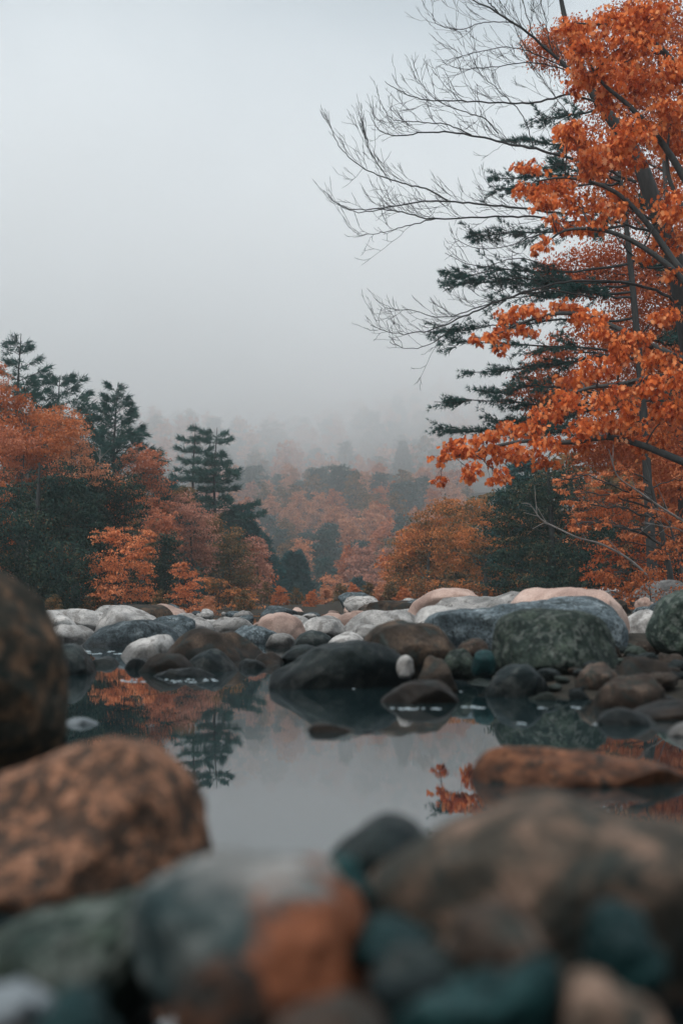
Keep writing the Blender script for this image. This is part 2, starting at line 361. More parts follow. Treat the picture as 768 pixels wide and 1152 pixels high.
def dome(x0, x1, top, base, skew=.5, sq=.8):
    """a rounded outline from x0 to x1 (seen width at the foot); skew: where along it the top lies"""
    out = []; ex = .05*(x1-x0); hb = .22*(base-top); rs_ = random.Random(int(x0*7+top)); j1 = rs_.uniform(-.06, .06)
    for t in (0, .07, .18, .32, .5, .66, .81, .93, 1):
        u_ = t/skew*.5 if t < skew else .5+(t-skew)/(1-skew)*.5
        h = max(0, 1-abs(2*u_-1)**2.5)**sq*(1+j1*math.sin(t*9+x0)-.03*math.sin(t*17+top)*(0 < t < 1))
        out.append((x0-ex+(x1-x0+2*ex)*t, base+hb-(base+hb-top)*min(h, 1)))
    return out

# --- mid and far boulder field (survey of the photo; D in metres)
B = boulder
RB = 'pale boulders at the foot of the far wood'
B('pale domed granite boulder standing tallest at left under the orange trees', dome(107, 181, 683, 708, .45), 26, .55, R_PALE, base=716)
B('wide speckled dark grey boulder with a pale top in front of the tall pale dome', dome(95, 212, 699, 729, .5, .7), 19, .8, R_GREY, base=738)
B('low flat pale slab left of the tall pale dome', dome(64, 121, 687, 700, .4), 28, .6, R_PALE, base=708)
B('pale rock touching the edge of the big blurred left boulder', dome(38, 86, 688, 706, .5), 25, .5, R_PALE, base=712)
B('smooth low white boulder at far left just above the pool', dome(52, 112, 703, 724, .5), 21, .5, R_PALE, base=732)
B('small round pale boulder right of the tall pale dome', dome(190, 240, 693, 713, .5), 25, .4, R_PALE, base=720)
B('long low pale slab behind the dark brown hump', dome(232, 288, 697, 712, .5), 27, .5, R_PALE, base=720)
B('pale slab with a dark foot right of the dark brown hump', dome(256, 318, 705, 727, .4), 20, .5, R_GREY, base=735)
B('low broad pale rock at the back of the gap', dome(312, 352, 693, 706, .5), 31, .6, R_PALE, base=712)
B('low pinkish rock at the back just right of the gap centre', dome(344, 392, 692, 704, .6), 33, .6, R_PINK, base=711)
B('grey rock at the back below the small peach tree', dome(372, 420, 692, 705, .4), 35, .6, R_GREY, base=711)
B('large dark brown hump of rock in the middle of the left field', dome(190, 303, 709, 749, .42, .75), 14.6, .62, R_BROWN, base=765)
B('sloping light grey slab running down to the pool beside the brown dome', dome(134, 202, 716, 752, .75), 15.2, .5, R_PALE, base=760)
B('brown dome at the left edge of the still pool', dome(158, 220, 736, 761, .5), 11.9, .28, R_BROWN, base=775)
B('dark smooth dome beside the brown dome at the pool edge', dome(200, 268, 733, 759, .5), 12.2, .3, R_DARK, base=775)
B('thin dark wet ledge lying in the water before the two domes', dome(170, 245, 753, 764, .5), 11.2, .15, R_DARK, base=775)
B('black rounded boulder half hidden behind the big blurred left boulder', dome(50, 106, 725, 763, .5), 11.6, .35, R_DARK, base=778)
B('flat black rock in the water at left', dome(97, 133, 740, 751, .5), 13.2, .2, R_DARK, base=760)
B('small blue-black rock tucked left of the brown dome', dome(140, 173, 739, 757, .5), 12.6, .2, R_DARK, base=770)
B('small dark rock at the right foot of the brown hump', dome(266, 300, 742, 757, .5), 12.6, .2, R_DARK, base=768)
B('small dark knob behind the right foot of the brown hump', dome(284, 322, 733, 753, .5), 13.6, .22, R_BROWN, base=765)
B('pinkish pale boulder pair standing in the middle gap below the teal conifer', dome(286, 346, 688, 724, .45), 22, .5, R_PINK, base=732)
B('pale humped boulder right of the pinkish boulder', [(335, 714), (342, 700), (350, 694), (365, 692), (380, 696), (388, 706), (394, 715)], 23, .5, R_PALE, base=724)
B('flat dark rock under the pinkish boulder', dome(328, 378, 712, 730, .45), 17.5, .35, R_DARK, base=738)
B('long low whitish boulder behind the brown square boulder', [(389, 712), (392, 703), (405, 694), (428, 689), (452, 689), (472, 695), (486, 706)], 20, .5, R_PALE, base=724)
B('small pale rock at the left end of the long whitish boulder', dome(396, 426, 701, 714, .5), 18.5, .25, R_PALE, base=722)
B('low pale slab left of the brown square boulder', dome(368, 412, 711, 728, .6), 16.5, .35, R_PALE, base=735)
B('pale slab lying behind the big dark boulder', dome(362, 416, 717, 737, .6), 14.5, .3, R_PALE, base=745)
B('dark flat rock left of the big dark boulder', dome(314, 366, 727, 744, .5), 13.8, .3, R_DARK, base=752)
B('small pale stone between the brown hump and the middle gap', dome(300, 332, 712, 724, .5), 18, .25, R_PALE, base=732)
B('big brown square-shouldered boulder right of the centre', [(406, 748), (411, 725), (420, 707), (437, 699), (458, 698), (482, 702), (499, 709), (508, 725), (513, 751)], 10.9, .42, R_BROWN, base=768, level=6)
B('big dark wet boulder in the centre with its foot in the pool', [(302, 760), (312, 751), (328, 742), (352, 732), (378, 727), (402, 725), (424, 728), (441, 738), (451, 752), (454, 764)], 9.9, .40, R_DARK, base=800, level=6)
B('triangular brown rock at the edge of the pool below the brown square boulder', [(433, 790), (442, 780), (455, 769), (470, 765), (490, 767), (506, 776), (518, 790)], 8.4, .22, R_BROWN, base=815, level=5)
B('small white stone wedged beside the brown square boulder', [(446, 748), (449, 740), (457, 738), (464, 743), (466, 754)], 9.4, .06, R_PALE, base=762, level=4, rough=.06)
B('round brown boulder right of the small white stone', dome(470, 511, 740, 772, .5), 9.3, .16, R_BROWN, base=790)
B('dark grey stone beneath the long frosted slab', dome(497, 534, 730, 753, .5), 10.3, .16, R_MOTTLE, base=764)
B('small pale flat stone beneath the long frosted slab', dome(514, 550, 719, 733, .5), 11.5, .16, R_TAN, base=745)
B('small blue-green stone left of the large mottled boulder', [(531, 750), (535, 735), (545, 731), (553, 736), (557, 750)], 9.8, .1, R_TEAL, base=762, level=4)
B('long frosted blue-grey slab lying across the right side', [(476, 706), (482, 694), (500, 687), (530, 682), (565, 678), (605, 677), (642, 680), (672, 688), (692, 702), (700, 716)], 13.6, .75, R_GREY, base=735, level=6)
B('large pink-brown boulder rising behind the long frosted slab', [(578, 690), (592, 672), (612, 664), (640, 661), (666, 664), (685, 673), (697, 690), (703, 706)], 15.5, .8, R_PINK, base=722, level=6)
B('large dark mottled round boulder on the right gravel bar', [(551, 735), (556, 714), (568, 698), (590, 689), (622, 686), (655, 689), (678, 699), (692, 716), (697, 736)], 10.4, .5, R_MOTTLE, base=766, level=6)
B('tall dark mottled boulder cut by the right edge of the picture', [(734, 712), (738, 690), (750, 673), (770, 665), (800, 664), (822, 680), (832, 705)], 12.3, .45, R_MOTTLE, base=735, level=6)
B('small whitish boulder behind the right gravel bar', dome(696, 742, 687, 711, .6), 17, .4, R_PALE, base=722)
B('dark blue wet rock at the foot of the large mottled boulder', dome(551, 615, 748, 779, .5), 8.9, .2, R_TEAL if False else R_DARK, base=792)
B('light brown rounded cobble right of the dark blue wet rock', dome(649, 695, 746, 769, .55), 9.0, .16, R_TAN, base=782)
B('long brown stone on the bar near the right edge', dome(690, 753, 739, 765, .45), 9.3, .2, R_BROWN, base=780)
B('smooth tan flat cobble lying low on the right bar', dome(668, 749, 760, 788, .45), 8.0, .18, R_TAN, base=802)
B('wide wet brown ledge at the right edge near the water', dome(700, 812, 788, 818, .6), 7.3, .28, R_BROWN, base=832)
B('dark blue-black rock in the shallows at right', [(669, 822), (678, 806), (694, 799), (712, 801), (728, 810), (740, 826)], 6.9, .15, R_DARK, base=845)
B('white stone cut by the right edge below the brown ledge', dome(752, 792, 811, 828, .5), 6.3, .1, R_PALE, base=838, level=4)
B('small flat brown rock alone in the middle of the pool', [(347, 824), (353, 817), (368, 813), (384, 815), (396, 820), (404, 826)], 6.5, .08, R_BROWN, base=836, level=4)
B('thin sliver of rock barely breaking the water beside the lone brown rock', [(402, 825), (412, 822), (428, 823), (442, 826)], 6.45, .03, R_DARK, base=832, level=4, rough=.02)
B('low pale puck of rock in the water beside the big blurred left boulder', [(72, 815), (80, 809), (93, 807), (104, 810), (112, 815)], 6.9, .07, R_WHITE, base=824, level=4, rough=.02)
B('long flat rust-brown rock lying in the pool at right', [(538, 880), (542, 864), (560, 855), (598, 850), (638, 851), (676, 856), (713, 861), (750, 869), (772, 882)], 4.75, .26, rock_mat('rusty_brown_stone', [(0, (.015, .012, .010)), (.45, (.12, .048, .024)), (1, (.36, .15, .075))], (.5, 1.45), 50, 13, .7, .02, .45, bump=.7, spots=(.03, .024, .018), spotscale=16), base=915, level=6)
# --- near rocks, out of focus
R_F1 = rock_mat('mottled_ochre_and_moss_stone', [(0, (0.015, 0.0189, 0.0156)), (0.45, (0.039, 0.0338, 0.026)), (0.75, (0.1275, 0.0743, 0.0455)), (1, (0.24, 0.135, 0.078))], (.6, 1.4), 70, 13, .8, .02, .45, bump=.6, spots=(.012, .018, .016), spotscale=18)
R_F2 = rock_mat('orange_lichened_stone', [(0, (.03, .024, .02)), (.40, (.08, .048, .034)), (.62, (.24, .115, .068)), (1, (.40, .22, .145))], (.55, 1.4), 90, 24, .8, .0, .45, bump=.6, spots=(.045, .036, .03), spotscale=38)
R_F9 = rock_mat('brown_mottled_foreground_stone', [(0, (0.0147, 0.018, 0.0165)), (0.42, (0.0473, 0.04, 0.032)), (0.66, (0.126, 0.085, 0.063)), (1, (0.273, 0.175, 0.131))], (.65, 1.35), 80, 11, .85, .0, .5, bump=.6, spots=(.028, .033, .030), spotscale=16)
B('huge mottled brown boulder filling the left edge, out of focus', [(-150, 847), (-150, 707), (-100, 649), (-40, 637), (0, 649), (30, 670), (55, 709), (70, 752), (77, 797), (74, 842)], 4.1, .36, R_F1, base=905, level=6)
B('big rounded orange-brown boulder at lower left, out of focus', [(-80, 940), (-60, 895), (-5, 872), (45, 853), (90, 834), (133, 829), (178, 840), (212, 866), (234, 905), (241, 945), (236, 985)], 3.0, .30, R_F2, base=1075, level=6)
B('boulder with a sky-lit white top and a bright orange patch at bottom centre-left', [(150, 1080), (158, 1030), (176, 998), (215, 980), (270, 974), (325, 975), (365, 984), (394, 1010), (414, 1054), (428, 1108)], 1.85, .20, rock_mat('skylit_top_orange_patch_stone', [(0, (.008, .02, .022)), (.5, (.03, .042, .042)), (1, (.13, .13, .12))], (.75, 1.2), 60, 8, .75, -.2, .6, bump=.6, skylit_cap=((.20, .19, .18), .186), patch=((.135, .048, .024), (.020, .150), (-.10, .100))), base=1180, level=6, facet=4, rough=.07, lump=3)  # pale top rim is painted sky light; the orange patch is stain
B('low dark slab between the orange-brown boulder and the one with the sky-lit top', [(-30, 1068), (5, 1048), (40, 1035), (80, 1026), (120, 1018), (155, 1010), (180, 1011), (196, 1048)], 2.05, .18, R_MOTTLE, base=1140, level=6)
B('black boulder standing behind the large brown one at bottom centre', [(370, 975), (384, 955), (402, 938), (424, 925), (444, 921), (464, 927), (480, 945), (490, 970)], 2.5, .16, R_DARK, base=1030, level=5)
B('very large brown boulder across the bottom right, out of focus', [(431, 1023), (451, 978), (484, 948), (526, 923), (566, 907), (618, 899), (661, 903), (701, 919), (741, 935), (806, 945), (856, 978), (876, 1053)], 2.1, .26, R_F9, base=1130, level=6)
B('bluish wet stone in the gap left of the very large brown boulder', dome(362, 415, 966, 1004, .4), 1.95, .05, R_TEAL, base=1025, level=5, rough=.11, facet=11, lump=3)
B('flat dark stone with a faint blue sheen between the two large front boulders', dome(404, 492, 1040, 1072, .5), 1.72, .07, R_TEAL, base=1100, level=5, rough=.11, facet=11, lump=3)
B('rough pinkish grey stone leaning on the very large brown boulder', [(508, 1078), (516, 1046), (534, 1026), (560, 1020), (590, 1032), (611, 1056), (614, 1088)], 1.62, .07, R_TAN, base=1118, level=5, rough=.11, facet=11, lump=3)
B('dark teal round stone near the bottom right corner', dome(655, 738, 1016, 1108, .45), 1.6, .08, R_TEAL, base=1140, level=5, rough=.11, facet=11, lump=3)
B('long slanting teal stone at the bottom centre', [(456, 1162), (480, 1136), (520, 1116), (560, 1102), (592, 1094), (618, 1100), (634, 1130)], 1.45, .07, R_TEAL, base=1190, level=5, rough=.11, facet=11, lump=3)
B('dark low stone left of the long teal stone', dome(416, 528, 1074, 1122, .5), 1.6, .08, R_DARK, base=1140, level=5, rough=.11, facet=11, lump=3)
B('pinkish brown stone at the bottom right', [(640, 1170), (646, 1124), (664, 1102), (690, 1108), (718, 1130), (742, 1160)], 1.38, .07, R_F9, base=1200, level=5, rough=.11, facet=11, lump=3)
B('small pale grey stone at the bottom left corner', [(-30, 1140), (-8, 1122), (20, 1112), (40, 1116), (56, 1134)], 1.55, .05, R_WHITE, base=1150, level=5, rough=.11, facet=11, lump=3)
B('light blue-grey stone at the bottom edge left', dome(40, 128, 1118, 1170, .5), 1.4, .06, R_TEAL, base=1190, level=5, rough=.11, facet=11, lump=3)
B('rusty dark stone below the boulder with the sky-lit top', [(196, 1150), (210, 1110), (240, 1094), (275, 1098), (300, 1122), (315, 1160)], 1.42, .06, R_RUSTY, base=1190, level=5, rough=.11, facet=11, lump=3)
B('pale brown stone at the bottom edge beneath the orange patch', dome(306, 428, 1132, 1180, .5), 1.32, .06, R_TAN, base=1200, level=5, rough=.11, facet=11, lump=3)

# --- loose stones: each one a mesh of its own, a few shapes copied
def stone_shapes(n, mat, name):
    out = []
    for q in range(n):
        V, Fc = ICO[3 if q % 2 else 4]; rs = np.random.RandomState(q*7+len(name)); s = 900+q*3
        W = V*np.array([1, rs.uniform(.6, .95), rs.uniform(.42, .68)])
        for _c in range(7):                       # broken faces worn round
            dn = rand_unit(np.random.default_rng(s+_c), 1)[0]; lim = rs.uniform(.45, .8)*np.linalg.norm(dn*np.array([1, .8, .55])); dd = W@dn; ex = np.clip(dd-lim, 0, None); W = W-dn*(ex*.8)[:, None]
        W = W+V*(fbm(V*1.3, s, 5)*.13)[:, None]
        out.append(mesh_np(name, W, Fc, np.full(len(Fc)//3, 3), mat, True))
    return out
def scatter(n, region, sizes, kinds, seed, zsink=.35, tries=60, gap=.85, kind='stone'):
    """kinds: list of (material, label, group, weight)"""
    rs = random.Random(seed)
    shp = [stone_shapes(4, k[0], 'stone') for k in kinds]
    wts = [k[3] for k in kinds]
    for _ in range(n):
        for _t in range(tries):
            x, y = region(rs); s = sizes[0]*(sizes[1]/sizes[0])**(rs.random()**1.6)
            if all((x-a)**2+(y-b_)**2 > ((s+r_)*gap)**2 for a, b_, r_ in occupied): break
        else: continue
        k = rs.choices(range(len(kinds)), wts)[0]
        o = link(kind, rs.choice(shp[k])); o.scale = (s*1.1, s, s*rs.uniform(.55, .95))
        o.rotation_euler = (rs.uniform(-.15, .15), rs.uniform(-.15, .15), rs.uniform(0, 6.28))
        o.location = (x, y, gh(x, y)+s*zsink)
        tag(o, kinds[k][1], kind, kinds[k][2]); occupied.append((x, y, s))
def reg_right(rs):
    y = rs.uniform(7.7, 13.5); px = rs.uniform(470, 850); return ((px-CX)*y/F, y)
scatter(215, reg_right, (.05, .17), [
    (R_DARK, 'small dark wet cobble among the stones of the right gravel bar', 'dark cobbles of the right gravel bar', 5),
    (R_MOTTLE, 'small grey-green cobble among the stones of the right gravel bar', 'grey-green cobbles of the right gravel bar', 4),
    (R_BROWN, 'small brown cobble among the stones of the right gravel bar', 'brown cobbles of the right gravel bar', 4),
    (R_TAN, 'small tan cobble among the stones of the right gravel bar', 'tan cobbles of the right gravel bar', 2)], 5)
def reg_field(rs):
    y = 15+42*rs.random()**.8; px = rs.uniform(-60, 860); return ((px-CX)*y/F, y)
scatter(150, reg_field, (.3, .85), [
    (R_PALE, 'smaller pale boulder filling the field of boulders below the wood', 'smaller pale boulders below the wood', 6),
    (R_GREY, 'smaller grey boulder filling the field of boulders below the wood', 'smaller grey boulders below the wood', 3),
    (R_BROWN, 'smaller brown boulder filling the field of boulders below the wood', 'smaller brown boulders below the wood', 2),
    (R_PINK, 'smaller pinkish boulder filling the field of boulders below the wood', 'smaller pinkish boulders below the wood', 1.5)], 8, zsink=.12, kind='boulder')
def reg_near(rs):
    y = rs.uniform(1.05, 2.5); px = rs.uniform(-60, 830); return ((px-CX)*y/F, y)
scatter(75, reg_near, (.03, .085), [
    (R_DARK, 'dark blurred pebble packed between the front boulders', 'dark pebbles between the front boulders', 5),
    (R_MOTTLE, 'grey-green blurred pebble packed between the front boulders', 'grey-green pebbles between the front boulders', 3),
    (R_TEAL, 'blue-green blurred pebble packed between the front boulders', 'blue-green pebbles between the front boulders', 1),
    (R_BROWN, 'brown blurred pebble packed between the front boulders', 'brown pebbles between the front boulders', 2)], 11, gap=.75)

# --- foam and bright riffles caught round the stones
fm, N, L, b = nmat('river_foam'); b.inputs['Base Color'].default_value = (.26, .31, .33, 1); b.inputs['Roughness'].default_value = .5
fo = Geo(); rs = np.random.RandomState(3)
spots = [(x, 767+rs.uniform(-1, 2)+.03*(x-310)) for x in rs.uniform(306, 352, 14)]+[(362, 773), (398, 773)]
spots += [(x, 795+rs.uniform(-1, 1)) for x in rs.uniform(436, 496, 16)]+[(x, 793+rs.uniform(-1, 1)) for x in rs.uniform(520, 552, 7)]+[(608, 794), (614, 795), (644, 793), (650, 794)]
spots += [(x, 764+rs.uniform(-2, 2)) for x in rs.uniform(130, 250, 22)]+[(x, 733+rs.uniform(-2, 2)) for x in rs.uniform(95, 160, 20)]+[(506, 777), (512, 773), (518, 776), (346, 822), (584, 811), (590, 812), (670, 812), (676, 806), (684, 788), (692, 790), (726, 786), (534, 873)]
for px, py in spots:
    D = F*(CZ-.012)/(py-HY); c = at(px, py, D); n = 12; a = np.linspace(0, 2*np.pi, n, endpoint=False)
    rx = rs.uniform(.004, .026)*D/9; ry = rs.uniform(.004, .03)*D/9; rad = 1+.4*rs.randn(n)
    ring = np.c_[c[0]+rx*rad*np.cos(a), c[1]+ry*rad*np.sin(a), np.full(n, -.004)]
    mid = np.c_[c[0]+.6*rx*rad*np.cos(a), c[1]+.6*ry*rad*np.sin(a), np.full(n, .003)]
    Vv = np.vstack([ring, mid, [(c[0], c[1], .004)]])
    j = np.arange(n); k = (j+1) % n
    fo.add(Vv, np.stack([j, k, k+n], -1), 3); fo.F.append((np.stack([j, k+n, j+n], -1)+fo.n-len(Vv)).ravel()); fo.S.append(np.full(n, 3)); fo.M.append(np.zeros(n))
    fo.F.append((np.stack([j+n, k+n, np.full(n, 2*n)], -1)+fo.n-len(Vv)).ravel()); fo.S.append(np.full(n, 3)); fo.M.append(np.zeros(n))
o = link('river_foam', fo.mesh('river_foam', fm, True)); tag(o, 'white foam flecks caught at the water line of the rocks', 'foam', kind='stuff')

# ------------------------------------------------------------------ trees
LM = {
 'maple': leaf_mat('vivid_orange_leaves', [(0, (.13, .03, .02)), (.25, (.48, .095, .03)), (.55, (.84, .23, .06)), (.82, (.88, .36, .15)), (1, (.85, .50, .32))], 1.6, .42, .68),
 'rust': leaf_mat('rust_leaves', [(0, (.16, .05, .03)), (.4, (.44, .13, .05)), (.75, (.62, .22, .09)), (1, (.66, .32, .16))], .5),
 'rust2': leaf_mat('orange_brown_leaves', [(0, (.22, .05, .025)), (.4, (.46, .11, .04)), (.75, (.60, .19, .075)), (1, (.60, .28, .14))], .5),
 'amber': leaf_mat('amber_leaves', [(0, (.16, .06, .03)), (.35, (.58, .18, .075)), (.7, (.80, .30, .13)), (1, (.85, .45, .26))], .7, .4, .6),
 'peach': leaf_mat('peach_leaves', [(0, (.13, .08, .055)), (.35, (.48, .20, .11)), (.7, (.68, .31, .17)), (1, (.70, .42, .26))], .6, .35, .5),
 'red': leaf_mat('brick_red_leaves', [(0, (.12, .06, .045)), (.5, (.48, .16, .085)), (1, (.70, .31, .18))], .7, .35, .5),
 'pink': leaf_mat('dusty_pink_leaves', [(0, (.12, .08, .06)), (.5, (.46, .20, .14)), (1, (.66, .35, .25))], .6, .35, .5),
 'olive': leaf_mat('olive_brown_leaves', [(0, (.03, .045, .036)), (.4, (.09, .085, .05)), (.7, (.28, .15, .07)), (1, (.55, .24, .11))], .5, .35, .5),
 'turning': leaf_mat('turning_leaves', [(0, (.03, .045, .036)), (.3, (.10, .085, .045)), (.5, (.40, .16, .06)), (.75, (.70, .25, .09)), (1, (.80, .36, .16))], .55, .35, .35),
 'bluegreen': leaf_mat('blue_green_leaves', [(0, (.012, .045, .048)), (.5, (.03, .085, .085)), (1, (.10, .13, .10))], .5),
 'dark': leaf_mat('dark_green_foliage', [(0, (.006, .022, .021)), (.5, (.017, .046, .040)), (.8, (.055, .08, .052)), (1, (.22, .12, .06))], .9, .2, .5),
 'needle': leaf_mat('pine_needles', [(0, (.014, .050, .048)), (.6, (.036, .095, .085)), (1, (.09, .155, .13))], .5, .2),
 'teal': leaf_mat('blue_green_needles', [(0, (.014, .055, .058)), (.6, (.03, .095, .098)), (1, (.06, .13, .12))], .3, .2),
}
def limb_curve(a, b, rng, n=9, arch=.12, wob=.03):
    a = np.asarray(a, float); b = np.asarray(b, float); d = np.linalg.norm(b-a)
    t = np.linspace(0, 1, n)[:, None]; P = a+(b-a)*t
    P[:, 2] += (np.sin(t[:, 0]*np.pi)*arch*d)
    P[1:-1] += rng.normal(size=(n-2, 3))*wob*d*.5
    return P
def foliage(G, C, R, rng, cover, ls, T, flat=.35, hang=.3, m=0, spray=.34, droop=.15, leafarea=None, spn=26):
    """fill one clump (centre C, radii R) with sprays of leaves; returns spray centres"""
    A = np.pi*R[0]*R[2]; la = leafarea or .33
    n = max(12, int(cover*A/(la*ls*ls)))
    ns = max(5, int(n/spn)); 
    u_ = rand_unit(rng, ns)*(rng.random((ns, 1))**.42); S = C+u_*R
    per = rng.integers(0, ns, n)
    rs_ = spray*(R[0]*R[1]*R[2])**(1/3)
    off = rng.normal(size=(n, 3))*rs_*np.array([.55, .55, .55*flat])
    off[:, 2] -= .25*np.hypot(off[:, 0], off[:, 1])
    P = S[per]+off
    tip = rand_unit(rng, n)*.8+unit(off+1e-4)*.6+np.array([0, 0, -hang*1.6]); nr = rand_unit(rng, n)*.75+np.array([0, -.15, .8])
    if hang > .6: nr = rand_unit(rng, n)+np.array([0, 0, .2])
    V, Fi = leaves(P, ls*rng.uniform(.6, 1.25, n), tip, nr, T, 1.0, droop)
    G.add(V, Fi, len(T), m)
    return S
def tree(name, label, cat, D, trunk, clumps, mat, ls_px=2.6, cover=2.4, T=OVAL, r0=.16, bark=BARK, depth=1.0, flat=.35, hang=.3, seed=1, spread=0.0, group=None, base=None, twig=True, spray=.34, leafarea=None, droop=.15, sides=6, boughs=(), spn=26):
    """trunk: photo polyline foot->top at distance D; clumps: (px, py, rx, ry[, nearer/farther])"""
    rng = np.random.default_rng(seed)
    TP = np.array([at(p[0], p[1], D+(p[2] if len(p) > 2 else 0)) for p in trunk])
    x0, y0 = TP[0][0], TP[0][1]; g0 = gh(x0, y0)
    if TP[0][2] > g0-.1: TP = np.vstack([(x0, y0, g0-.25), TP])
    org = np.array([x0, y0, g0])
    TS = spline(TP, 26); rr = r0*(1-.86*np.linspace(0, 1, 26)**.85); rr[0] *= 1.35
    G = Geo(); G.tube(TS-org, rr, sides+2); K = Geo()
    s = D/F; TS0, rr0 = TS, rr
    for bp_ in boughs:
        dz = np.linspace(0, 1, len(bp_))*rng.uniform(-1, 1)
        BP = spline([at(p[0], p[1], D+dz[i_]) for i_, p in enumerate(bp_)], 18)
        rb_ = np.linspace(.10, .016, 18); G.tube(BP-org, rb_, 6)
        TS = np.vstack([TS, BP[3:]]); rr = np.r_[rr, rb_[3:]]
    for c in clumps:
        dd = c[4] if len(c) > 4 else rng.uniform(-1, 1)*spread
        C = at(c[0], c[1], D+dd); R = np.array([c[2]*s, depth*.5*(c[2]+c[3])*s, c[3]*s])
        ls = ls_px*s
        S = foliage(K, C-org, R, rng, cover, ls, T, flat, hang, 0, spray, droop, leafarea, spn)
        cand = (TS[:, 2] < C[2]-.15*np.hypot(C[0]-TS[:, 0], C[1]-TS[:, 1])) | (np.arange(len(TS)) >= 26)
        ci = np.nonzero(cand)[0]
        q = ci[np.argmin(np.linalg.norm(TS[cand]-C, axis=1)+1.6*np.clip(TS[cand][:, 2]-C[2]+.1, 0, None))] if cand.any() else 3
        q = max(2, q)
        st = TS[q]; ln = np.linalg.norm(C-st)
        rl = min(rr[q]*.6, .012+.012*ln)
        LC = limb_curve(st-org, C-org, rng, 9, .08); G.tube(LC, np.linspace(rl, rl*.3, 9), 5)
        if twig:
            for k in range(min(len(S), 9)):
                q2 = rng.integers(4, 9); G.tube(limb_curve(LC[q2], S[k], rng, 5, .05, .06), np.linspace(rl*.35, .12*s*1.6, 5), 3)
    e = bpy.data.objects.new(name, None); COL.objects.link(e); e.location = org; tag(e, label, cat, group)
    link('trunk', G.mesh('trunk', bark, True), e)
    link('crown', K.mesh('crown', mat), e)
    return e
def conifer_geo(h, prof, rng, whorls, per, up=.1, droopy=.0, needle=.3, nw=.16, tuft_n=14, tuft_gap=.28, plate=.26, r0=.15, start=.2, lean=0, K=None, G=None, gapchance=.12, org=(0, 0, 0), solid=1.0):
    K = K or Geo(); G = G or Geo(); org = np.array(org, float)
    tz = np.linspace(0, 1, 14); TS = np.c_[lean*tz**1.5+.01*h*np.sin(tz*7), 0*tz, h*tz]+org
    G.tube(TS, r0*(1-.93*tz), 7)
    P_all, O_all = [], []
    for wv in range(whorls):
        t = start+(1-start)*(wv+rng.uniform(-.25, .25))/whorls
        if t > .985: t = .985
        c = org+np.array([lean*t**1.5, 0, h*t]); Lr = prof(t)
        nb = per+rng.integers(-1, 2); a0 = rng.uniform(0, 6.28)
        for k in range(max(2, nb)):
            if rng.random() < gapchance: continue
            a = a0+k*2*np.pi/max(2, nb)+rng.uniform(-.35, .35); ln = Lr*rng.uniform(.62, 1.12)
            if ln < .15: continue
            dr = np.array([math.cos(a), math.sin(a), 0]); n = 7; tt = np.linspace(0, 1, n)
            upa = up+.5*max(0, t-.75)*2
            B_ = c+dr*ln*tt[:, None]; B_[:, 2] += ln*(upa*tt-droopy*tt**2+.10*tt**3)
            G.tube(B_, np.linspace(.012+.010*ln, .008, n), 4)
            nt_ = max(3, int(ln*solid/tuft_gap*3.2)); q = rng.random(nt_)**.55*.80+.22; q = np.clip(q, .12, 1.03)
            c0 = np.array([np.interp(q, tt, B_[:, j]) for j in range(3)]).T
            wid = plate*ln*np.sin(np.clip(q, 0, 1)*np.pi*.82+.25)
            sidev = np.cross(dr, (0, 0, 1)); sx = rng.uniform(-1, 1, nt_)
            cc = c0+sidev*(sx*wid)[:, None]; cc[:, 2] += rng.normal(size=nt_)*.05*ln**.5-.10*np.abs(sx)*wid*droopy*3
            P_all.append(cc); O_all.append(dr[None]*.8+sidev*np.sign(sx)[:, None]*np.abs(sx)[:, None]*.9+np.array([0, 0, .28-droopy]))
    P = np.vstack(P_all); O = np.vstack(O_all); P = np.repeat(P, tuft_n, 0); O = np.repeat(O, tuft_n, 0)
    nN = len(P); P = P+rng.normal(size=P.shape)*needle*.22*np.array([1, 1, .5])
    d = unit(O)+rand_unit(rng, nN)*.85
    V, Fi = leaves(P, needle*rng.uniform(.6, 1.2, nN), d, rand_unit(rng, nN), NEEDLE, nw)
    K.add(V, Fi, 3)
    return G, K
def conifer(name, label, px, D, top, prof, mat, seed, **kw):
    rng = np.random.default_rng(seed); grp = kw.pop('group', None)
    x = at(px, 0, D)[0]; g0 = gh(x, D); h = at(px, top, D)[2]-g0
    G, K = conifer_geo(h, lambda t: prof(t)*h, rng, **kw)
    e = bpy.data.objects.new(name, None); COL.objects.link(e); e.location = (x, D, g0-.05); tag(e, label, 'tree', grp)
    link('trunk', G.mesh('trunk', BARKD, True), e); link('crown', K.mesh('crown', mat), e)
    return e

# ---- left bank, near to far
conifer('pine_tree', 'ragged pine at the far left, topmost of the pines above the orange crowns', 22, 70, 374, lambda t: .30*(1-t)**.75+.02, LM['needle'], 21, whorls=13, per=4, up=.4, droopy=.05, needle=.34, nw=.14, tuft_n=14, solid=.8, start=.45, r0=.22)
conifer('pine_tree', 'broad tufted pine second from the left edge, behind the orange crowns', 66, 78, 421, lambda t: .42*(1-t)**.6+.02, LM['needle'], 22, whorls=13, per=5, up=.28, droopy=.0, needle=.36, nw=.14, tuft_n=14, start=.4, r0=.22, plate=.3, solid=.8)
conifer('pine_tree', 'pointed pine with upswept branches, middle of the left bank', 131, 84, 431, lambda t: .40*(1-t)**.85+.02, LM['needle'], 23, whorls=16, per=5, up=.62, droopy=.10, needle=.38, nw=.15, tuft_n=14, start=.3, r0=.22, plate=.2, solid=.85)
conifer('pine_tree', 'left stem of the twin layered pines beside the misty gap', 219, 118, 476, lambda t: .30*(1-t)**.55*(.75+.3*math.sin(t*31))+.02, LM['needle'], 24, whorls=14, per=5, up=.06, droopy=-.05, needle=.46, nw=.15, tuft_n=14, solid=.8, start=.25, r0=.25, plate=.34, gapchance=.15)
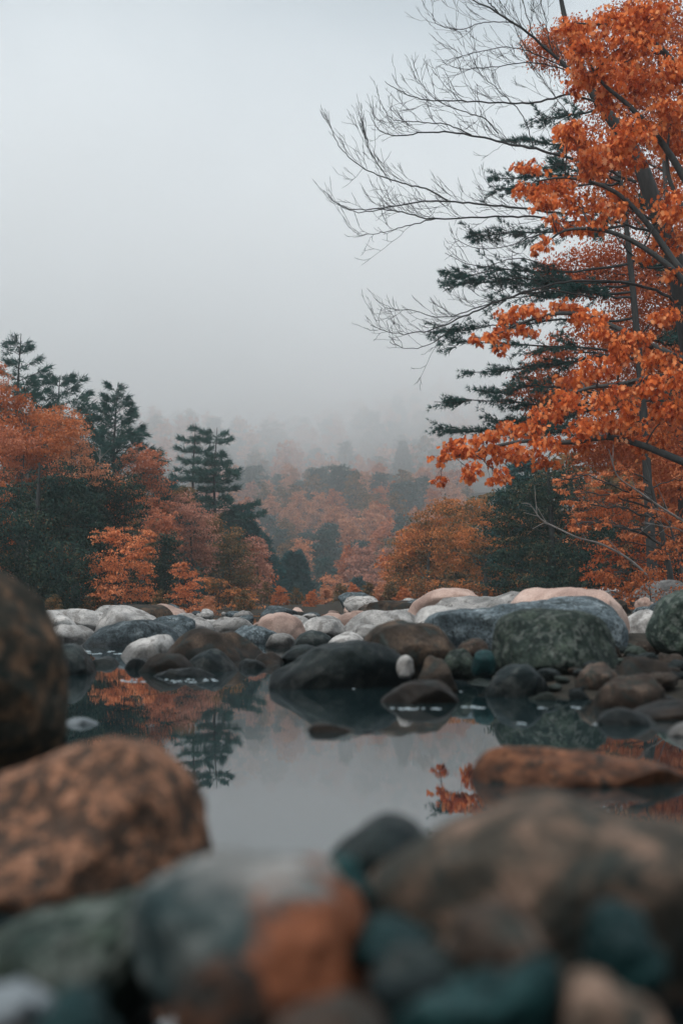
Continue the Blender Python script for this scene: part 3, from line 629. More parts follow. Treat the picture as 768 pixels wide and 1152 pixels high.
conifer('pine_tree', 'right stem of the twin layered pines beside the misty gap', 243, 116, 480, lambda t: .34*(1-t)**.6*(.75+.3*math.sin(t*27+1))+.02, LM['needle'], 25, whorls=15, per=5, up=.05, droopy=-.05, needle=.46, nw=.15, tuft_n=15, solid=.8, start=.2, r0=.25, plate=.34, gapchance=.12)
conifer('spruce_tree', 'small blue-green conifer at the right foot of the twin pines', 272, 124, 566, lambda t: .42*(1-t)**.8+.02, LM['teal'], 26, whorls=20, per=7, up=.0, droopy=.1, needle=.5, nw=.2, tuft_n=14, start=.05, r0=.2, gapchance=.02)
conifer('spruce_tree', 'lower blue-green conifer nearest the misty gap on the left', 292, 132, 596, lambda t: .42*(1-t)**.8+.02, LM['teal'], 27, whorls=16, per=7, up=.0, droopy=.1, needle=.5, nw=.2, tuft_n=14, start=.05, r0=.2, gapchance=.02)
tree('maple_tree', 'tall peach-orange tree cut by the left edge above the dark evergreens', 'tree', 60, [(-20, 700), (-10, 560), (0, 460)], [(-24, 425, 34, 22), (-6, 412, 12, 14), (5, 445, 30, 20), (30, 468, 40, 24), (-20, 490, 44, 34), (20, 500, 40, 24), (70, 478, 24, 24), (52, 500, 22, 20)], LM['rust'], 2.9, 1.9, seed=31, spread=1.6, r0=.2)
tree('maple_tree', 'red-tinged tree with drooping crown between the left edge and the dark evergreens', 'tree', 58, [(18, 700), (22, 600), (28, 500)], [(10, 492, 26, 18), (32, 505, 24, 16), (52, 526, 22, 14), (6, 530, 24, 18), (70, 540, 18, 12), (38, 545, 24, 12), (8, 570, 14, 22)], LM['red'], 2.6, 1.5, seed=32, spread=1.4, r0=.16)
tree('maple_tree', 'peach crowned tree showing below the second and third pines', 'tree', 64, [(85, 700), (84, 600), (80, 500)], [(80, 482, 22, 20), (68, 500, 22, 20), (88, 508, 18, 20), (60, 470, 18, 14), (100, 530, 22, 18)], LM['peach'], 2.5, 1.8, seed=33, spread=1.2)
tree('hemlock_tree', 'large dark evergreen filling the left bank under the orange crowns', 'tree', 55, [(40, 700), (42, 600), (45, 520)], [(5, 600, 48, 34), (50, 585, 42, 34), (82, 570, 34, 34), (20, 650, 60, 34), (75, 640, 42, 40), (60, 680, 60, 20), (-30, 680, 60, 30), (70, 540, 34, 20), (30, 560, 40, 22), (100, 600, 22, 30)], LM['dark'], 2.6, 2.6, seed=34, flat=.25, r0=.25, bark=BARKD, spread=1.5)
tree('hemlock_tree', 'dark evergreen behind the bright amber tree on the left bank', 'tree', 66, [(112, 700), (112, 600), (108, 530)], [(105, 545, 26, 30), (125, 560, 26, 30), (98, 600, 30, 34), (130, 610, 30, 30), (115, 650, 40, 36), (145, 560, 22, 30)], LM['dark'], 2.4, 2.4, seed=35, flat=.25, r0=.22, bark=BARKD)
tree('maple_tree', 'brick-red tree rising between the pointed pine and the twin pines', 'tree', 80, [(160, 700), (160, 610), (158, 530)], [(158, 512, 24, 14), (172, 520, 18, 14), (150, 530, 26, 16), (170, 545, 26, 16), (145, 555, 22, 16), (178, 568, 20, 12), (155, 575, 26, 14)], LM['red'], 2.4, 1.9, seed=36, spread=1.2)
tree('maple_tree', 'orange-brown tree just below the pointed pine', 'tree', 74, [(140, 700), (140, 620), (140, 560)], [(138, 548, 20, 16), (130, 565, 18, 14), (150, 562, 16, 14), (140, 580, 18, 10)], LM['rust'], 2.4, 1.8, seed=37)
tree('maple_tree', 'bright amber tree glowing low in the left bank', 'tree', 54, [(130, 705), (130, 670), (134, 630)], [(120, 602, 20, 10), (138, 605, 22, 14), (156, 622, 22, 16), (115, 632, 20, 18), (138, 636, 24, 16), (165, 640, 16, 16), (125, 660, 24, 16), (150, 665, 24, 14), (118, 685, 18, 14), (165, 605, 12, 12), (140, 685, 16, 10)], LM['amber'], 2.5, 1.7, seed=38, spread=1.2, flat=.25, r0=.12)
tree('maple_tree', 'red shrubby tree right of the bright amber tree', 'tree', 72, [(185, 700), (184, 640), (182, 600)], [(182, 582, 20, 12), (176, 598, 18, 14), (192, 602, 14, 16), (185, 620, 14, 10)], LM['red'], 2.4, 1.9, seed=39)
tree('hemlock_tree', 'dark narrow evergreen between the amber tree and the pink tree', 'tree', 70, [(185, 702), (185, 650), (185, 600)], [(185, 630, 20, 24), (180, 660, 26, 26), (195, 684, 22, 18), (172, 685, 20, 16), (190, 610, 14, 16)], LM['dark'], 2.3, 2.6, seed=40, flat=.25, bark=BARKD)
tree('maple_tree', 'dusty pink rounded tree below the left stem of the twin pines', 'tree', 84, [(216, 702), (216, 640), (214, 590)], [(204, 566, 20, 14), (220, 580, 20, 16), (200, 592, 20, 18), (228, 605, 18, 20), (212, 620, 24, 18), (232, 630, 12, 14)], LM['pink'], 2.3, 2.1, seed=41, spread=1)
tree('maple_tree', 'olive and brown tree top between the pink tree and the brick-red tree', 'tree', 88, [(200, 702), (202, 640), (204, 580)], [(196, 560, 16, 14), (210, 556, 18, 12), (188, 575, 14, 14), (240, 590, 16, 16)], LM['olive'], 2.3, 2.2, seed=42)
tree('maple_tree', 'low orange tree at the water end of the pink tree', 'tree', 66, [(212, 702), (212, 680), (212, 650)], [(206, 640, 16, 10), (216, 655, 18, 14), (204, 668, 16, 14), (220, 680, 20, 14), (206, 692, 18, 10)], LM['amber'], 2.4, 1.8, seed=43, flat=.25, r0=.1)
tree('maple_tree', 'green-brown rounded tree beneath the right stem of the twin pines', 'tree', 92, [(258, 702), (258, 660), (258, 620)], [(258, 606, 22, 16), (245, 625, 22, 18), (270, 628, 20, 18), (255, 650, 26, 20), (275, 655, 18, 18), (248, 680, 26, 18)], LM['olive'], 2.3, 2.4, seed=44)
tree('maple_tree', 'amber and brown low tree in front of the green-brown rounded tree', 'tree', 76, [(245, 702), (246, 680), (248, 655)], [(240, 655, 16, 10), (256, 665, 20, 12), (236, 680, 18, 12), (258, 688, 22, 12), (280, 684, 18, 14), (272, 668, 14, 10)], LM['turning'], 2.3, 1.7, seed=45, flat=.25, r0=.1)
tree('maple_tree', 'pinkish orange tree closing the left bank at the misty gap', 'tree', 104, [(290, 698), (290, 650), (288, 620)], [(284, 612, 14, 12), (294, 622, 12, 12), (282, 634, 16, 14), (296, 645, 12, 16), (288, 660, 16, 14), (298, 678, 12, 14), (286, 686, 14, 10)], LM['pink'], 2.2, 2.2, seed=46)
# ---- valley floor at the gap
conifer('spruce_tree', 'wide blue-green spruce standing alone in the misty gap', 331, 150, 622, lambda t: .36*(1-t)**.6+.05, LM['teal'], 51, whorls=24, per=8, up=.0, droopy=.12, needle=.6, nw=.22, tuft_n=16, start=.02, r0=.25, gapchance=.0, plate=.45)
conifer('spruce_tree', 'second blue-green spruce leaning against the wide one in the gap', 318, 156, 634, lambda t: .36*(1-t)**.6+.05, LM['teal'], 52, whorls=20, per=8, up=.0, droopy=.12, needle=.6, nw=.22, tuft_n=16, start=.02, r0=.25, gapchance=.0, plate=.45)
tree('maple_tree', 'small peach tree right of the wide spruce in the gap', 'tree', 150, [(378, 696), (378, 670), (378, 655)], [(372, 652, 14, 10), (386, 660, 12, 12), (376, 670, 16, 12), (366, 684, 16, 8), (388, 684, 12, 10)], LM['peach'], 2.2, 2.2, seed=53)
conifer('spruce_tree', 'low teal spruce before the right bank in the gap', 402, 165, 652, lambda t: .45*(1-t)**.6+.05, LM['teal'], 54, whorls=14, per=8, up=.0, droopy=.12, needle=.6, nw=.22, tuft_n=16, start=.02, r0=.25, gapchance=.0, plate=.45)
tree('maple_tree', 'small peach tree touching the right bank in the gap', 'tree', 158, [(424, 696), (424, 672), (424, 655)], [(420, 652, 14, 10), (432, 660, 12, 10), (424, 674, 12, 10), (414, 686, 14, 8), (434, 684, 12, 8)], LM['pink'], 2.2, 2.2, seed=55)
conifer('spruce_tree', 'pointed teal spruce just left of the domed right bank tree', 436, 160, 664, lambda t: .5*(1-t)**.6+.05, LM['teal'], 56, whorls=12, per=8, up=.0, droopy=.12, needle=.6, nw=.22, tuft_n=16, start=.02, r0=.25, gapchance=.0, plate=.45)
# ---- right bank
tree('maple_tree', 'domed green-and-rust tree nearest the gap on the right bank', 'tree', 88, [(478, 700), (480, 650), (486, 600)], [(500, 572, 28, 14), (478, 590, 26, 18), (460, 612, 24, 20), (450, 642, 20, 22), (446, 670, 18, 20), (480, 625, 28, 24), (470, 660, 30, 22), (470, 684, 34, 14), (505, 600, 28, 20)], LM['turning'], 2.3, 2.4, seed=61, flat=.22, spread=1.5, r0=.2)
tree('maple_tree', 'layered rust-orange tree in front of the domed tree on the right bank', 'tree', 78, [(545, 700), (546, 650), (545, 590)], [(530, 572, 36, 14), (560, 585, 32, 12), (512, 600, 30, 13), (545, 610, 34, 12), (520, 632, 30, 12), (556, 640, 36, 13), (526, 658, 30, 10), (560, 670, 36, 12), (515, 680, 26, 8), (590, 655, 24, 10), (550, 688, 40, 9), (500, 625, 18, 9)], LM['turning'], 2.5, 2.1, seed=62, flat=.2, spread=1.4, r0=.2)
tree('hemlock_tree', 'broad dark evergreen behind the vivid orange branches on the right bank', 'tree', 58, [(620, 700), (620, 600), (615, 520)], [(585, 560, 40, 20), (620, 545, 40, 26), (560, 590, 26, 16), (610, 590, 46, 26), (590, 620, 44, 20), (640, 630, 44, 30), (600, 655, 50, 20), (650, 670, 44, 24), (610, 685, 50, 16), (680, 600, 40, 50), (700, 660, 44, 34), (750, 640, 44, 50), (560, 640, 20, 14)], LM['dark'], 2.5, 2.5, seed=63, flat=.2, r0=.25, bark=BARKD, spread=1.2)
tree('maple_tree', 'thin-leaved rust tree filling in behind the vivid maple up to the top edge', 'tree', 46, [(770, 700), (765, 500), (750, 250), (740, 60)], [(690, 300, 60, 40), (640, 310, 44, 30), (740, 330, 50, 50), (700, 380, 70, 40), (620, 400, 30, 26), (600, 440, 34, 22), (650, 440, 50, 36), (730, 430, 60, 44), (760, 500, 60, 50), (690, 500, 60, 34), (780, 250, 50, 60), (720, 220, 50, 40), (680, 180, 44, 44), (760, 140, 60, 60), (700, 100, 50, 44), (650, 50, 40, 36), (740, 30, 70, 50), (610, 50, 26, 24), (600, 480, 30, 18), (790, 380, 60, 60)], LM['rust2'], 3.4, 3.0, T=OVAL, seed=64, spread=1.5, r0=.22)
conifer('pine_tree', 'tall dark pine with long level boughs behind the bare branches at right', 648, 43, 120, lambda t: .01, LM['needle'], 65, whorls=3, per=3, start=.9, r0=.2, needle=.2) if False else None
def right_pine():
    rng = np.random.default_rng(65); D = 43; x = at(735, 0, D)[0]; g0 = gh(x, D); org = np.array([x, D, g0-.05])
    G, K = Geo(), Geo()
    TS = spline([org*0+(0, 0, 0), at(722, 450, D)-org, at(700, 220, D)-org, at(676, 70, D)-org], 20); G.tube(TS, np.linspace(.17, .03, 20), 8)
    ends = [(575, 165, 0), (548, 222, .8), (500, 300, .3), (498, 328, -.5), (530, 262, -1), (486, 368, .5), (505, 395, -.6), (488, 452, 0), (492, 480, .8), (520, 420, 1.2), (600, 130, 0), (540, 440, -1), (560, 200, -1.2), (700, 160, 1), (720, 230, -1), (740, 300, 1), (760, 380, 0), (640, 320, -3), (660, 260, 3), (625, 190, -2), (560, 345, 1.5), (530, 310, -1.5), (600, 480, -1.5), (550, 470, 1.5), (740, 450, 0)]
    PP, OO = [], []
    for ex, ey, dd in ends:
        E = at(ex, ey, D+dd)-org
        ln0 = abs(E[0]-0); zs = E[2]+rng.uniform(.0, .12)*ln0-.05
        S = np.array([np.interp(zs, TS[:, 2], TS[:, 0]), 0, zs])
        n = 12; t = np.linspace(0, 1, n)[:, None]; P = S+(E-S)*t; ln = np.linalg.norm(E-S); P[:, 2] += -np.sin(t[:, 0]*np.pi)*.05*ln*rng.uniform(-.5, 1.2); P[1:-1] += np.cumsum(rng.normal(size=(n-2, 3))*.012*ln, 0)
        G.tube(P, np.linspace(.045, .01, n), 5)
        for k in range(int(8+ln*6)):                                # side boughs in a flat fan
            q = rng.uniform(.3, .98); p0 = np.array([np.interp(q, t[:, 0], P[:, j]) for j in range(3)])
            sd_ = unit(E-S)*rng.uniform(.5, .9)+np.array([0, rng.choice([-1, 1])*rng.uniform(.1, .8), rng.uniform(-.35, .40)])
            l2 = rng.uniform(.3, 1.15)*(1.25-q*.7); p1 = p0+unit(sd_)*l2; G.tube(np.array([p0, (p0+p1)/2+(0, 0, .02), p1]), [.014, .01, .006], 3)
            m = int(5+l2*12); f = rng.random(m)**.6
            PP.append(p0+(p1-p0)*f[:, None]+rng.normal(size=(m, 3))*.035); OO.append(np.repeat(unit(sd_)[None], m, 0))
    P = np.vstack(PP); O = np.vstack(OO); k = 9; P = np.repeat(P, k, 0); O = np.repeat(O, k, 0)
    V, Fi = leaves(P, .15*rng.uniform(.6, 1.2, len(P)), O*1.0+rand_unit(rng, len(P))*.85+np.array([0, 0, .15]), rand_unit(rng, len(P)), NEEDLE, .13); K.add(V, Fi, 3)
    e = bpy.data.objects.new('pine_tree', None); COL.objects.link(e); e.location = org; tag(e, 'tall dark pine with level boughs reaching left behind the vivid orange maple', 'tree')
    link('trunk', G.mesh('trunk', BARKD, True), e); link('crown', K.mesh('crown', LM['needle']), e)
right_pine()
BOUGHS = [[(812, 540), (750, 512), (690, 492), (640, 498), (590, 496), (540, 506), (502, 516)], [(808, 450), (750, 424), (700, 432), (650, 440), (605, 470)],
 [(806, 420), (745, 395), (690, 368), (640, 352), (590, 362), (552, 380)], [(800, 340), (762, 300), (728, 252), (690, 215), (640, 200), (602, 204)],
 [(796, 250), (752, 172), (710, 122), (676, 92), (652, 52)], [(792, 130), (750, 62), (700, 32), (650, 26)], [(803, 300), (770, 240), (750, 190), (756, 120)], [(806, 380), (780, 330), (740, 290), (690, 262), (640, 258), (612, 274)]]
M1 = [(730, 20, 30, 18), (682, 22, 24, 14), (641, 27, 18, 10), (655, 54, 22, 14), (712, 45, 24, 16), (668, 81, 22, 14), (695, 76, 22, 16), (650, 90, 14, 12), (728, 95, 26, 18), (757, 81, 24, 20), (682, 108, 20, 14), (760, 124, 24, 18), (641, 145, 22, 11), (717, 143, 26, 16), (682, 168, 24, 16), (652, 156, 18, 12),
 (592, 187, 16, 9), (628, 206, 20, 14), (590, 215, 14, 12), (612, 225, 18, 12), (668, 184, 20, 14), (700, 178, 20, 14), (650, 230, 24, 13), (695, 222, 20, 16), (750, 160, 20, 16), (755, 233, 20, 16), (618, 247, 10, 9), (640, 254, 16, 9), (665, 256, 16, 9), (609, 272, 11, 7), (603, 280, 6, 6), (687, 236, 16, 10), (728, 285, 16, 10), (752, 268, 16, 12), (756, 310, 12, 8),
 (576, 353, 15, 8), (566, 374, 13, 8), (603, 348, 15, 9), (630, 344, 15, 10), (646, 348, 11, 10), (592, 370, 15, 8), (564, 391, 8, 6), (663, 355, 18, 10), (676, 373, 16, 10), (712, 377, 20, 10), (744, 354, 20, 10), (537, 382, 9, 5), (553, 380, 9, 6), (700, 395, 22, 10), (740, 400, 24, 12),
 (492, 514, 9, 7), (494, 540, 8, 6), (509, 506, 12, 9), (524, 500, 15, 11), (529, 530, 13, 11), (545, 490, 15, 10), (556, 510, 17, 12), (560, 536, 13, 9), (574, 484, 17, 11), (588, 511, 17, 12), (615, 493, 19, 12), (612, 520, 14, 8), (637, 450, 20, 13), (615, 463, 18, 11), (648, 427, 19, 12), (674, 410, 20, 11), (692, 450, 24, 14), (701, 476, 24, 12), (670, 472, 20, 12), (648, 500, 22, 9), (728, 434, 20, 14), (757, 461, 22, 16), (655, 482, 18, 10), (600, 478, 12, 8), (770, 420, 22, 16), (735, 498, 24, 10), (790, 60, 30, 24), (800, 180, 34, 30), (810, 320, 36, 30), (810, 450, 36, 30)]
rs = random.Random(4)
M1 = [(a, b_, c*1.08, d*1.12, rs.uniform(-1.3, .9)) for a, b_, c, d in M1]
tree('maple_tree', 'nearest maple with vivid orange lobed leaves hanging over the right side', 'tree', 33, [(815, 700), (812, 560), (806, 400), (800, 250), (790, 90), (770, 0)], M1, LM['maple'], 5.9, 3.6, T=LOBED, boughs=BOUGHS, seed=71, spn=12, r0=.28, flat=.7, hang=.75, spray=.42, leafarea=.42, droop=.25)
tree('maple_tree', 'light amber small-leaved tree under the vivid maple at the right edge', 'tree', 38, [(760, 705), (752, 640), (735, 560), (720, 500)], [(638, 555, 16, 10), (630, 540, 12, 7), (650, 570, 18, 12), (646, 590, 12, 10), (665, 545, 18, 10), (690, 530, 20, 10), (715, 545, 22, 12), (700, 560, 18, 10), (672, 590, 12, 8), (690, 610, 18, 10), (715, 600, 20, 10), (740, 575, 22, 12), (740, 620, 20, 12), (700, 630, 14, 6), (765, 600, 20, 20), (768, 540, 20, 20)], LM['amber'], 4.2, 1.5, T=OVAL, seed=72, flat=.25, hang=.2, r0=.13, spread=.9)
tree('maple_tree', 'dense rust tree standing behind the light amber tree at the right edge', 'tree', 45, [(775, 705), (765, 640), (745, 560)], [(650, 590, 20, 16), (670, 565, 24, 18), (700, 575, 30, 22), (740, 560, 34, 26), (770, 600, 34, 30), (715, 615, 30, 20), (680, 620, 24, 16), (745, 640, 34, 24), (700, 650, 30, 20), (665, 645, 20, 14), (730, 680, 40, 20), (780, 670, 34, 30)], LM['rust2'], 3.2, 1.25, seed=74, flat=.3, r0=.12, spread=1)
tree('undergrowth_bush', 'sparse brown-orange bush at the foot of the amber tree on the right', 'bush', 34, [(735, 712), (733, 690), (730, 660)], [(680, 650, 18, 14), (705, 660, 22, 16), (735, 650, 24, 18), (760, 665, 24, 18), (690, 680, 22, 14), (720, 688, 26, 12), (755, 695, 26, 12), (665, 668, 12, 10)], LM['rust'], 3.6, 1.0, T=OVAL, seed=73, flat=.6, r0=.05, spread=.8)

# ---- bare tree: long leafless limbs over the water
def bare_tree():
    rng = np.random.default_rng(80); D = 36
    org = np.array([at(795, 0, D)[0], D, 0]); org[2] = gh(org[0], D)
    G = Geo()
    TP = [np.array([org[0], D, org[2]-.3])]+[at(*p, D) for p in [(792, 560), (782, 430), (771, 360), (760, 300), (737, 235), (717, 180), (688, 135), (666, 104), (640, 40), (625, -30)]]
    TS = spline(TP, 40)-org; G.tube(TS, np.interp(np.linspace(0, 1, 40), [0, .5, .75, 1], [.34, .22, .13, .04]), 9)
    def sub(P, r, lvl, up, dens, lenf):
        n = len(P); seg = np.linalg.norm(np.diff(P, axis=0), axis=1); cum = np.r_[0, np.cumsum(seg)]; tot = cum[-1]
        k = int(tot*dens)
        for _ in range(k):
            q = rng.uniform(.12, .97)*tot; p0 = np.array([np.interp(q, cum, P[:, j]) for j in range(3)]); i = min(np.searchsorted(cum, q), n-1)
            d = unit(P[i]-P[i-1]); fr = q/tot
            ln = lenf*rng.uniform(.45, 1.15)*(1.15-.6*fr)
            sgn = rng.choice([1, 1, 1, -1]); side = unit(np.array([0, rng.normal()*.9, 0])+up*sgn+rand_unit(rng, 1)[0]*(.35 if lvl == 2 else .8))
            v0 = unit(d*rng.uniform(.8, 1.7)+side*rng.uniform(.5, 1.0)); m = 7; t = np.linspace(0, 1, m)[:, None]
            Q = p0+v0*ln*t+np.array([0, 0, .38])*ln*t**2*rng.uniform(-.1, .75)+unit(side)*ln*rng.uniform(-.1, .25)*t**2
            Q[1:] += np.cumsum(rng.normal(size=(m-1, 3))*.032*ln, 0)
            rr = max(.0062, r*(1-fr*.7)*.42); G.tube(Q, np.linspace(rr, .0042, m), 3)
            if lvl > 0: sub(Q, rr, lvl-1, np.array([-.2, 0, .8]), dens*(1.0 if lvl == 2 else .8), lenf*.5)
    limbs = [([(700, 150), (670, 112), (638, 77), (600, 43), (560, 15), (524, -4), (485, -22)], .075, 1.0),
     ([(638, 77), (600, 60), (570, 53), (530, 60), (500, 68)], .022, 1.0), ([(640, 80), (600, 70), (560, 75), (515, 77), (498, 70)], .022, 1.0),
     ([(575, 25), (545, 25), (515, 33), (492, 27), (485, 15)], .018, 1.0), ([(560, 14), (548, 0), (535, -25)], .025, 1.),
     ([(600, 43), (590, 10), (582, -20)], .02, 1.), ([(620, 60), (612, 20), (606, -20)], .02, 1.),
     ([(680, 120), (640, 106), (600, 116), (560, 115), (515, 113), (475, 112), (447, 101), (433, 92)], .04, 1),
     ([(715, 205), (680, 190), (640, 178), (600, 167), (560, 159), (520, 150), (480, 149), (445, 153), (426, 145), (416, 128)], .055, 1),
     ([(530, 152), (505, 141), (470, 137), (442, 135), (431, 120)], .022, 1), ([(560, 150), (545, 134), (520, 125), (490, 112), (470, 90)], .022, 1),
     ([(600, 168), (590, 135), (570, 110), (545, 88), (525, 60)], .02, 1), ([(660, 160), (640, 130), (610, 90), (585, 50)], .02, 1),
     ([(740, 250), (700, 236), (640, 240), (600, 236), (560, 232), (520, 228), (480, 226), (445, 232), (410, 236), (380, 230), (364, 214)], .05, 1),
     ([(505, 227), (480, 213), (450, 205), (420, 195), (397, 181), (380, 162), (371, 140)], .028, 1),
     ([(745, 265), (690, 250), (640, 250), (600, 244), (560, 244), (485, 246), (460, 240), (430, 236), (400, 238), (378, 228)], .045, 1),
     ([(490, 246), (455, 255), (430, 262), (402, 265)], .02, 1), ([(440, 205), (425, 185), (412, 160), (405, 138)], .015, 1),
     ([(640, 240), (610, 262), (575, 275), (540, 280), (510, 268)], .02, 1), ([(620, 300), (580, 290), (540, 300), (500, 285)], .02, 1),
     ([(770, 345), (735, 326), (690, 317), (640, 317), (600, 326), (560, 340), (530, 352), (500, 366), (470, 374), (440, 374), (416, 366)], .055, 1),
     ([(670, 335), (630, 328), (590, 330), (540, 345), (500, 357), (465, 350), (432, 347)], .03, 1), ([(512, 364), (490, 384), (462, 392), (438, 386)], .018, 1),
     ([(755, 300), (725, 300), (700, 275), (682, 255)], .05, 1)]
    for pts, r, u_ in limbs:
        dd = np.cumsum(rng.normal(size=len(pts))*.22)
        P = spline([at(p[0], p[1], D+dd[i_]) for i_, p in enumerate(pts)], 5*len(pts))-org
        P[2:] += rng.normal(size=(len(P)-2, 3))*.012
        G.tube(P, np.linspace(r*.75, .007, len(P)), 6)
        sub(P, r*.38, 2, np.array([-.15, 0, .95]), 3.5, 1.2)
    e = bpy.data.objects.new('bare_tree', None); COL.objects.link(e); e.location = org; tag(e, 'leafless tree whose long bare limbs reach left over the river', 'tree')
    link('trunk', G.mesh('trunk', BARKD, True), e)
bare_tree()
def dead_branch(label, pts, D, r, seed):
    rng = np.random.default_rng(seed); G = Geo(); P = spline([at(x, y, D+k*.15) for k, (x, y) in enumerate(pts)], 6*len(pts)); org = P[-1].copy()
    G.tube(P-org, np.linspace(r*.3, r, len(P)), 6)
    for k in range(14):
        i_ = rng.integers(2, len(P)-2); v = unit(P[i_-2]-P[i_]+rand_unit(rng, 1)[0]*.12); ln = rng.uniform(.25, .7)
        Q = (P[i_]-org)+(v+np.array([0, 0, rng.uniform(-.5, .7)]))*ln*np.linspace(0, 1, 5)[:, None]; G.tube(Q, np.linspace(r*.3, .006, 5), 4)
    o = link('dead_branch', G.mesh('dead_branch', DEADW, True), None, org); tag(o, label, 'branch')
dead_branch('crooked bleached dead branch crossing the dark evergreen on the right bank', [(586, 566), (596, 568), (608, 584), (622, 592), (650, 605), (680, 614), (720, 640), (770, 700)], 36.5, .035, 5)
dead_branch('straight bleached dead branch slanting to the right edge under the vivid maple', [(684, 505), (694, 535), (716, 552), (745, 572), (775, 592), (830, 640), (860, 700)], 35.5, .04, 6)
dead_branch('short pale dead branch crossing the amber leaves at the right edge', [(722, 588), (745, 592), (770, 600), (800, 640), (820, 700)], 36, .025, 7)
# pale birch stems on the left bank
for px, D, y0, y1, lab in [(110, 70, 600, 506, 'thin white birch stem standing before the pointed pine'), (32, 62, 560, 485, 'thin pale birch stem among the peach leaves at left')]:
    G = Geo(); rng = np.random.default_rng(px); b0 = at(px, y0, D); org = np.array([b0[0], D, gh(b0[0], D)])
    P = spline([(0, 0, -.1), at(px-2, y0, D)-org, at(px+1, (y0+y1)/2, D)-org, at(px+3, y1, D)-org], 14); G.tube(P, np.linspace(.07, .02, 14), 6)
    for k in range(12):
        i_ = rng.integers(7, 13); Q = P[i_]+(rand_unit(rng, 1)[0]*np.array([.6, .6, .3])+np.array([0, 0, .6]))*np.linspace(0, 1, 5)[:, None]*rng.uniform(.5, 1.3); G.tube(Q, np.linspace(.018, .006, 5), 3)
    o = link('birch_stem', G.mesh('birch_stem', DEADW, True), None, org); tag(o, lab, 'tree')

# ---- generic wood trees behind the banks and on the hill: a few built, then copied
def generic(mat, seed, h=9.0, ls=.45, cover=2.2, n=14, wide=.42):
    rng = np.random.default_rng(seed); G, K = Geo(), Geo()
    G.tube(spline([(0, 0, -.6), (.1, 0, h*.4), (-.1, .1, h*.85)], 10), np.linspace(.2, .05, 10), 6)
    for k in range(n):
        t = (k+.5)/n; z = h*(.12+.78*t); rr_ = h*wide*math.sin(min(1, .22+t*.86)*math.pi)**.6*rng.uniform(.6, 1.05); a = k*2.4+rng.uniform(-.4, .4)
        rad = h*.17*rng.uniform(.8, 1.25)
        C = np.array([math.cos(a)*max(0, rr_-rad*.6), math.sin(a)*max(0, rr_-rad*.6), z])
        foliage(K, C, np.array([rad*1.25, rad*1.25, rad*.8]), rng, cover, ls, DIAMOND, .4, .3)
        G.tube(limb_curve((0, 0, z*.65), C, rng, 6, .05), np.linspace(.06, .02, 6), 4)
    return G, K
def gcon(mat, seed, h=11.0):
    rng = np.random.default_rng(seed)
    return conifer_geo(h, lambda t: h*(.30*(1-t)**.75+.02), rng, whorls=18, per=7, up=.0, droopy=.1, needle=.75, nw=.24, tuft_n=9, tuft_gap=.5, start=.05, r0=.2, gapchance=.02, plate=.45)
protos = {}
for key, nice, seeds in [('rust', 'rust', (1, 2)), ('peach', 'peach', (3, 4)), ('pink', 'dusty pink', (5,)), ('olive', 'olive green', (6, 7)), ('bluegreen', 'blue-green', (10,)), ('teal', 'blue-green conifer', (8, 9))]:
    protos[key] = []
    for s in seeds:
        G, K = gcon(LM[key], s) if key == 'teal' else generic(LM[key], s)
        protos[key].append((G, K, nice))
def merged(G, K, mat, name):
    M = Geo(); M.V = G.V+K.V; M.S = G.S+K.S
    M.F = G.F+[f+G.n for f in K.F]; M.M = [np.zeros(len(s)) for s in G.S]+[np.ones(len(s)) for s in K.S]; M.n = G.n+K.n
    return M.mesh(name, [BARKD, mat])
PM = {k: [merged(G, K, LM[k], 'hill_tree') for G, K, _ in v] for k, v in protos.items()}
rs = random.Random(12); cnt = 0; placed = []
keys = ['rust', 'peach', 'pink', 'olive', 'bluegreen', 'teal']; wts = [3, 3, 1.2, 3, 4.2, 1]
LAB = {'rust': 'rust-orange', 'peach': 'peach-coloured', 'pink': 'dusty pink', 'olive': 'olive green', 'bluegreen': 'blue-green', 'teal': 'blue-green conifer'}
def place(k, x, y, s, lab, grp, nm='hill_tree'):
    o = link(nm, rs.choice(PM[k])); o.location = (x, y, gh(x, y)-.3); o.rotation_euler = (0, 0, rs.uniform(0, 6.28)); o.scale = (s, s, s*rs.uniform(.9, 1.1)); tag(o, lab, 'tree', grp)
yy = 178.0; row = 0
while yy < 330:
    sp = 4.4+yy*.005
    x = (225-CX)*yy/F+(row % 2)*sp*.5
    while x < (520-CX)*yy/F:
        xx, y2 = x+rs.uniform(-1.6, 1.6), yy+rs.uniform(-2, 2); k = rs.choices(keys, wts)[0]
        nm = 'conifer' if k == 'teal' else 'tree'
        place(k, xx, y2, rs.uniform(.5, .85), ('blue-green conifer' if k == 'teal' else LAB[k]+' round tree')+' on the lower misty hillside beyond the gap', LAB[k]+' trees on the lower hillside'); x += sp
    yy += sp*1.25; row += 1
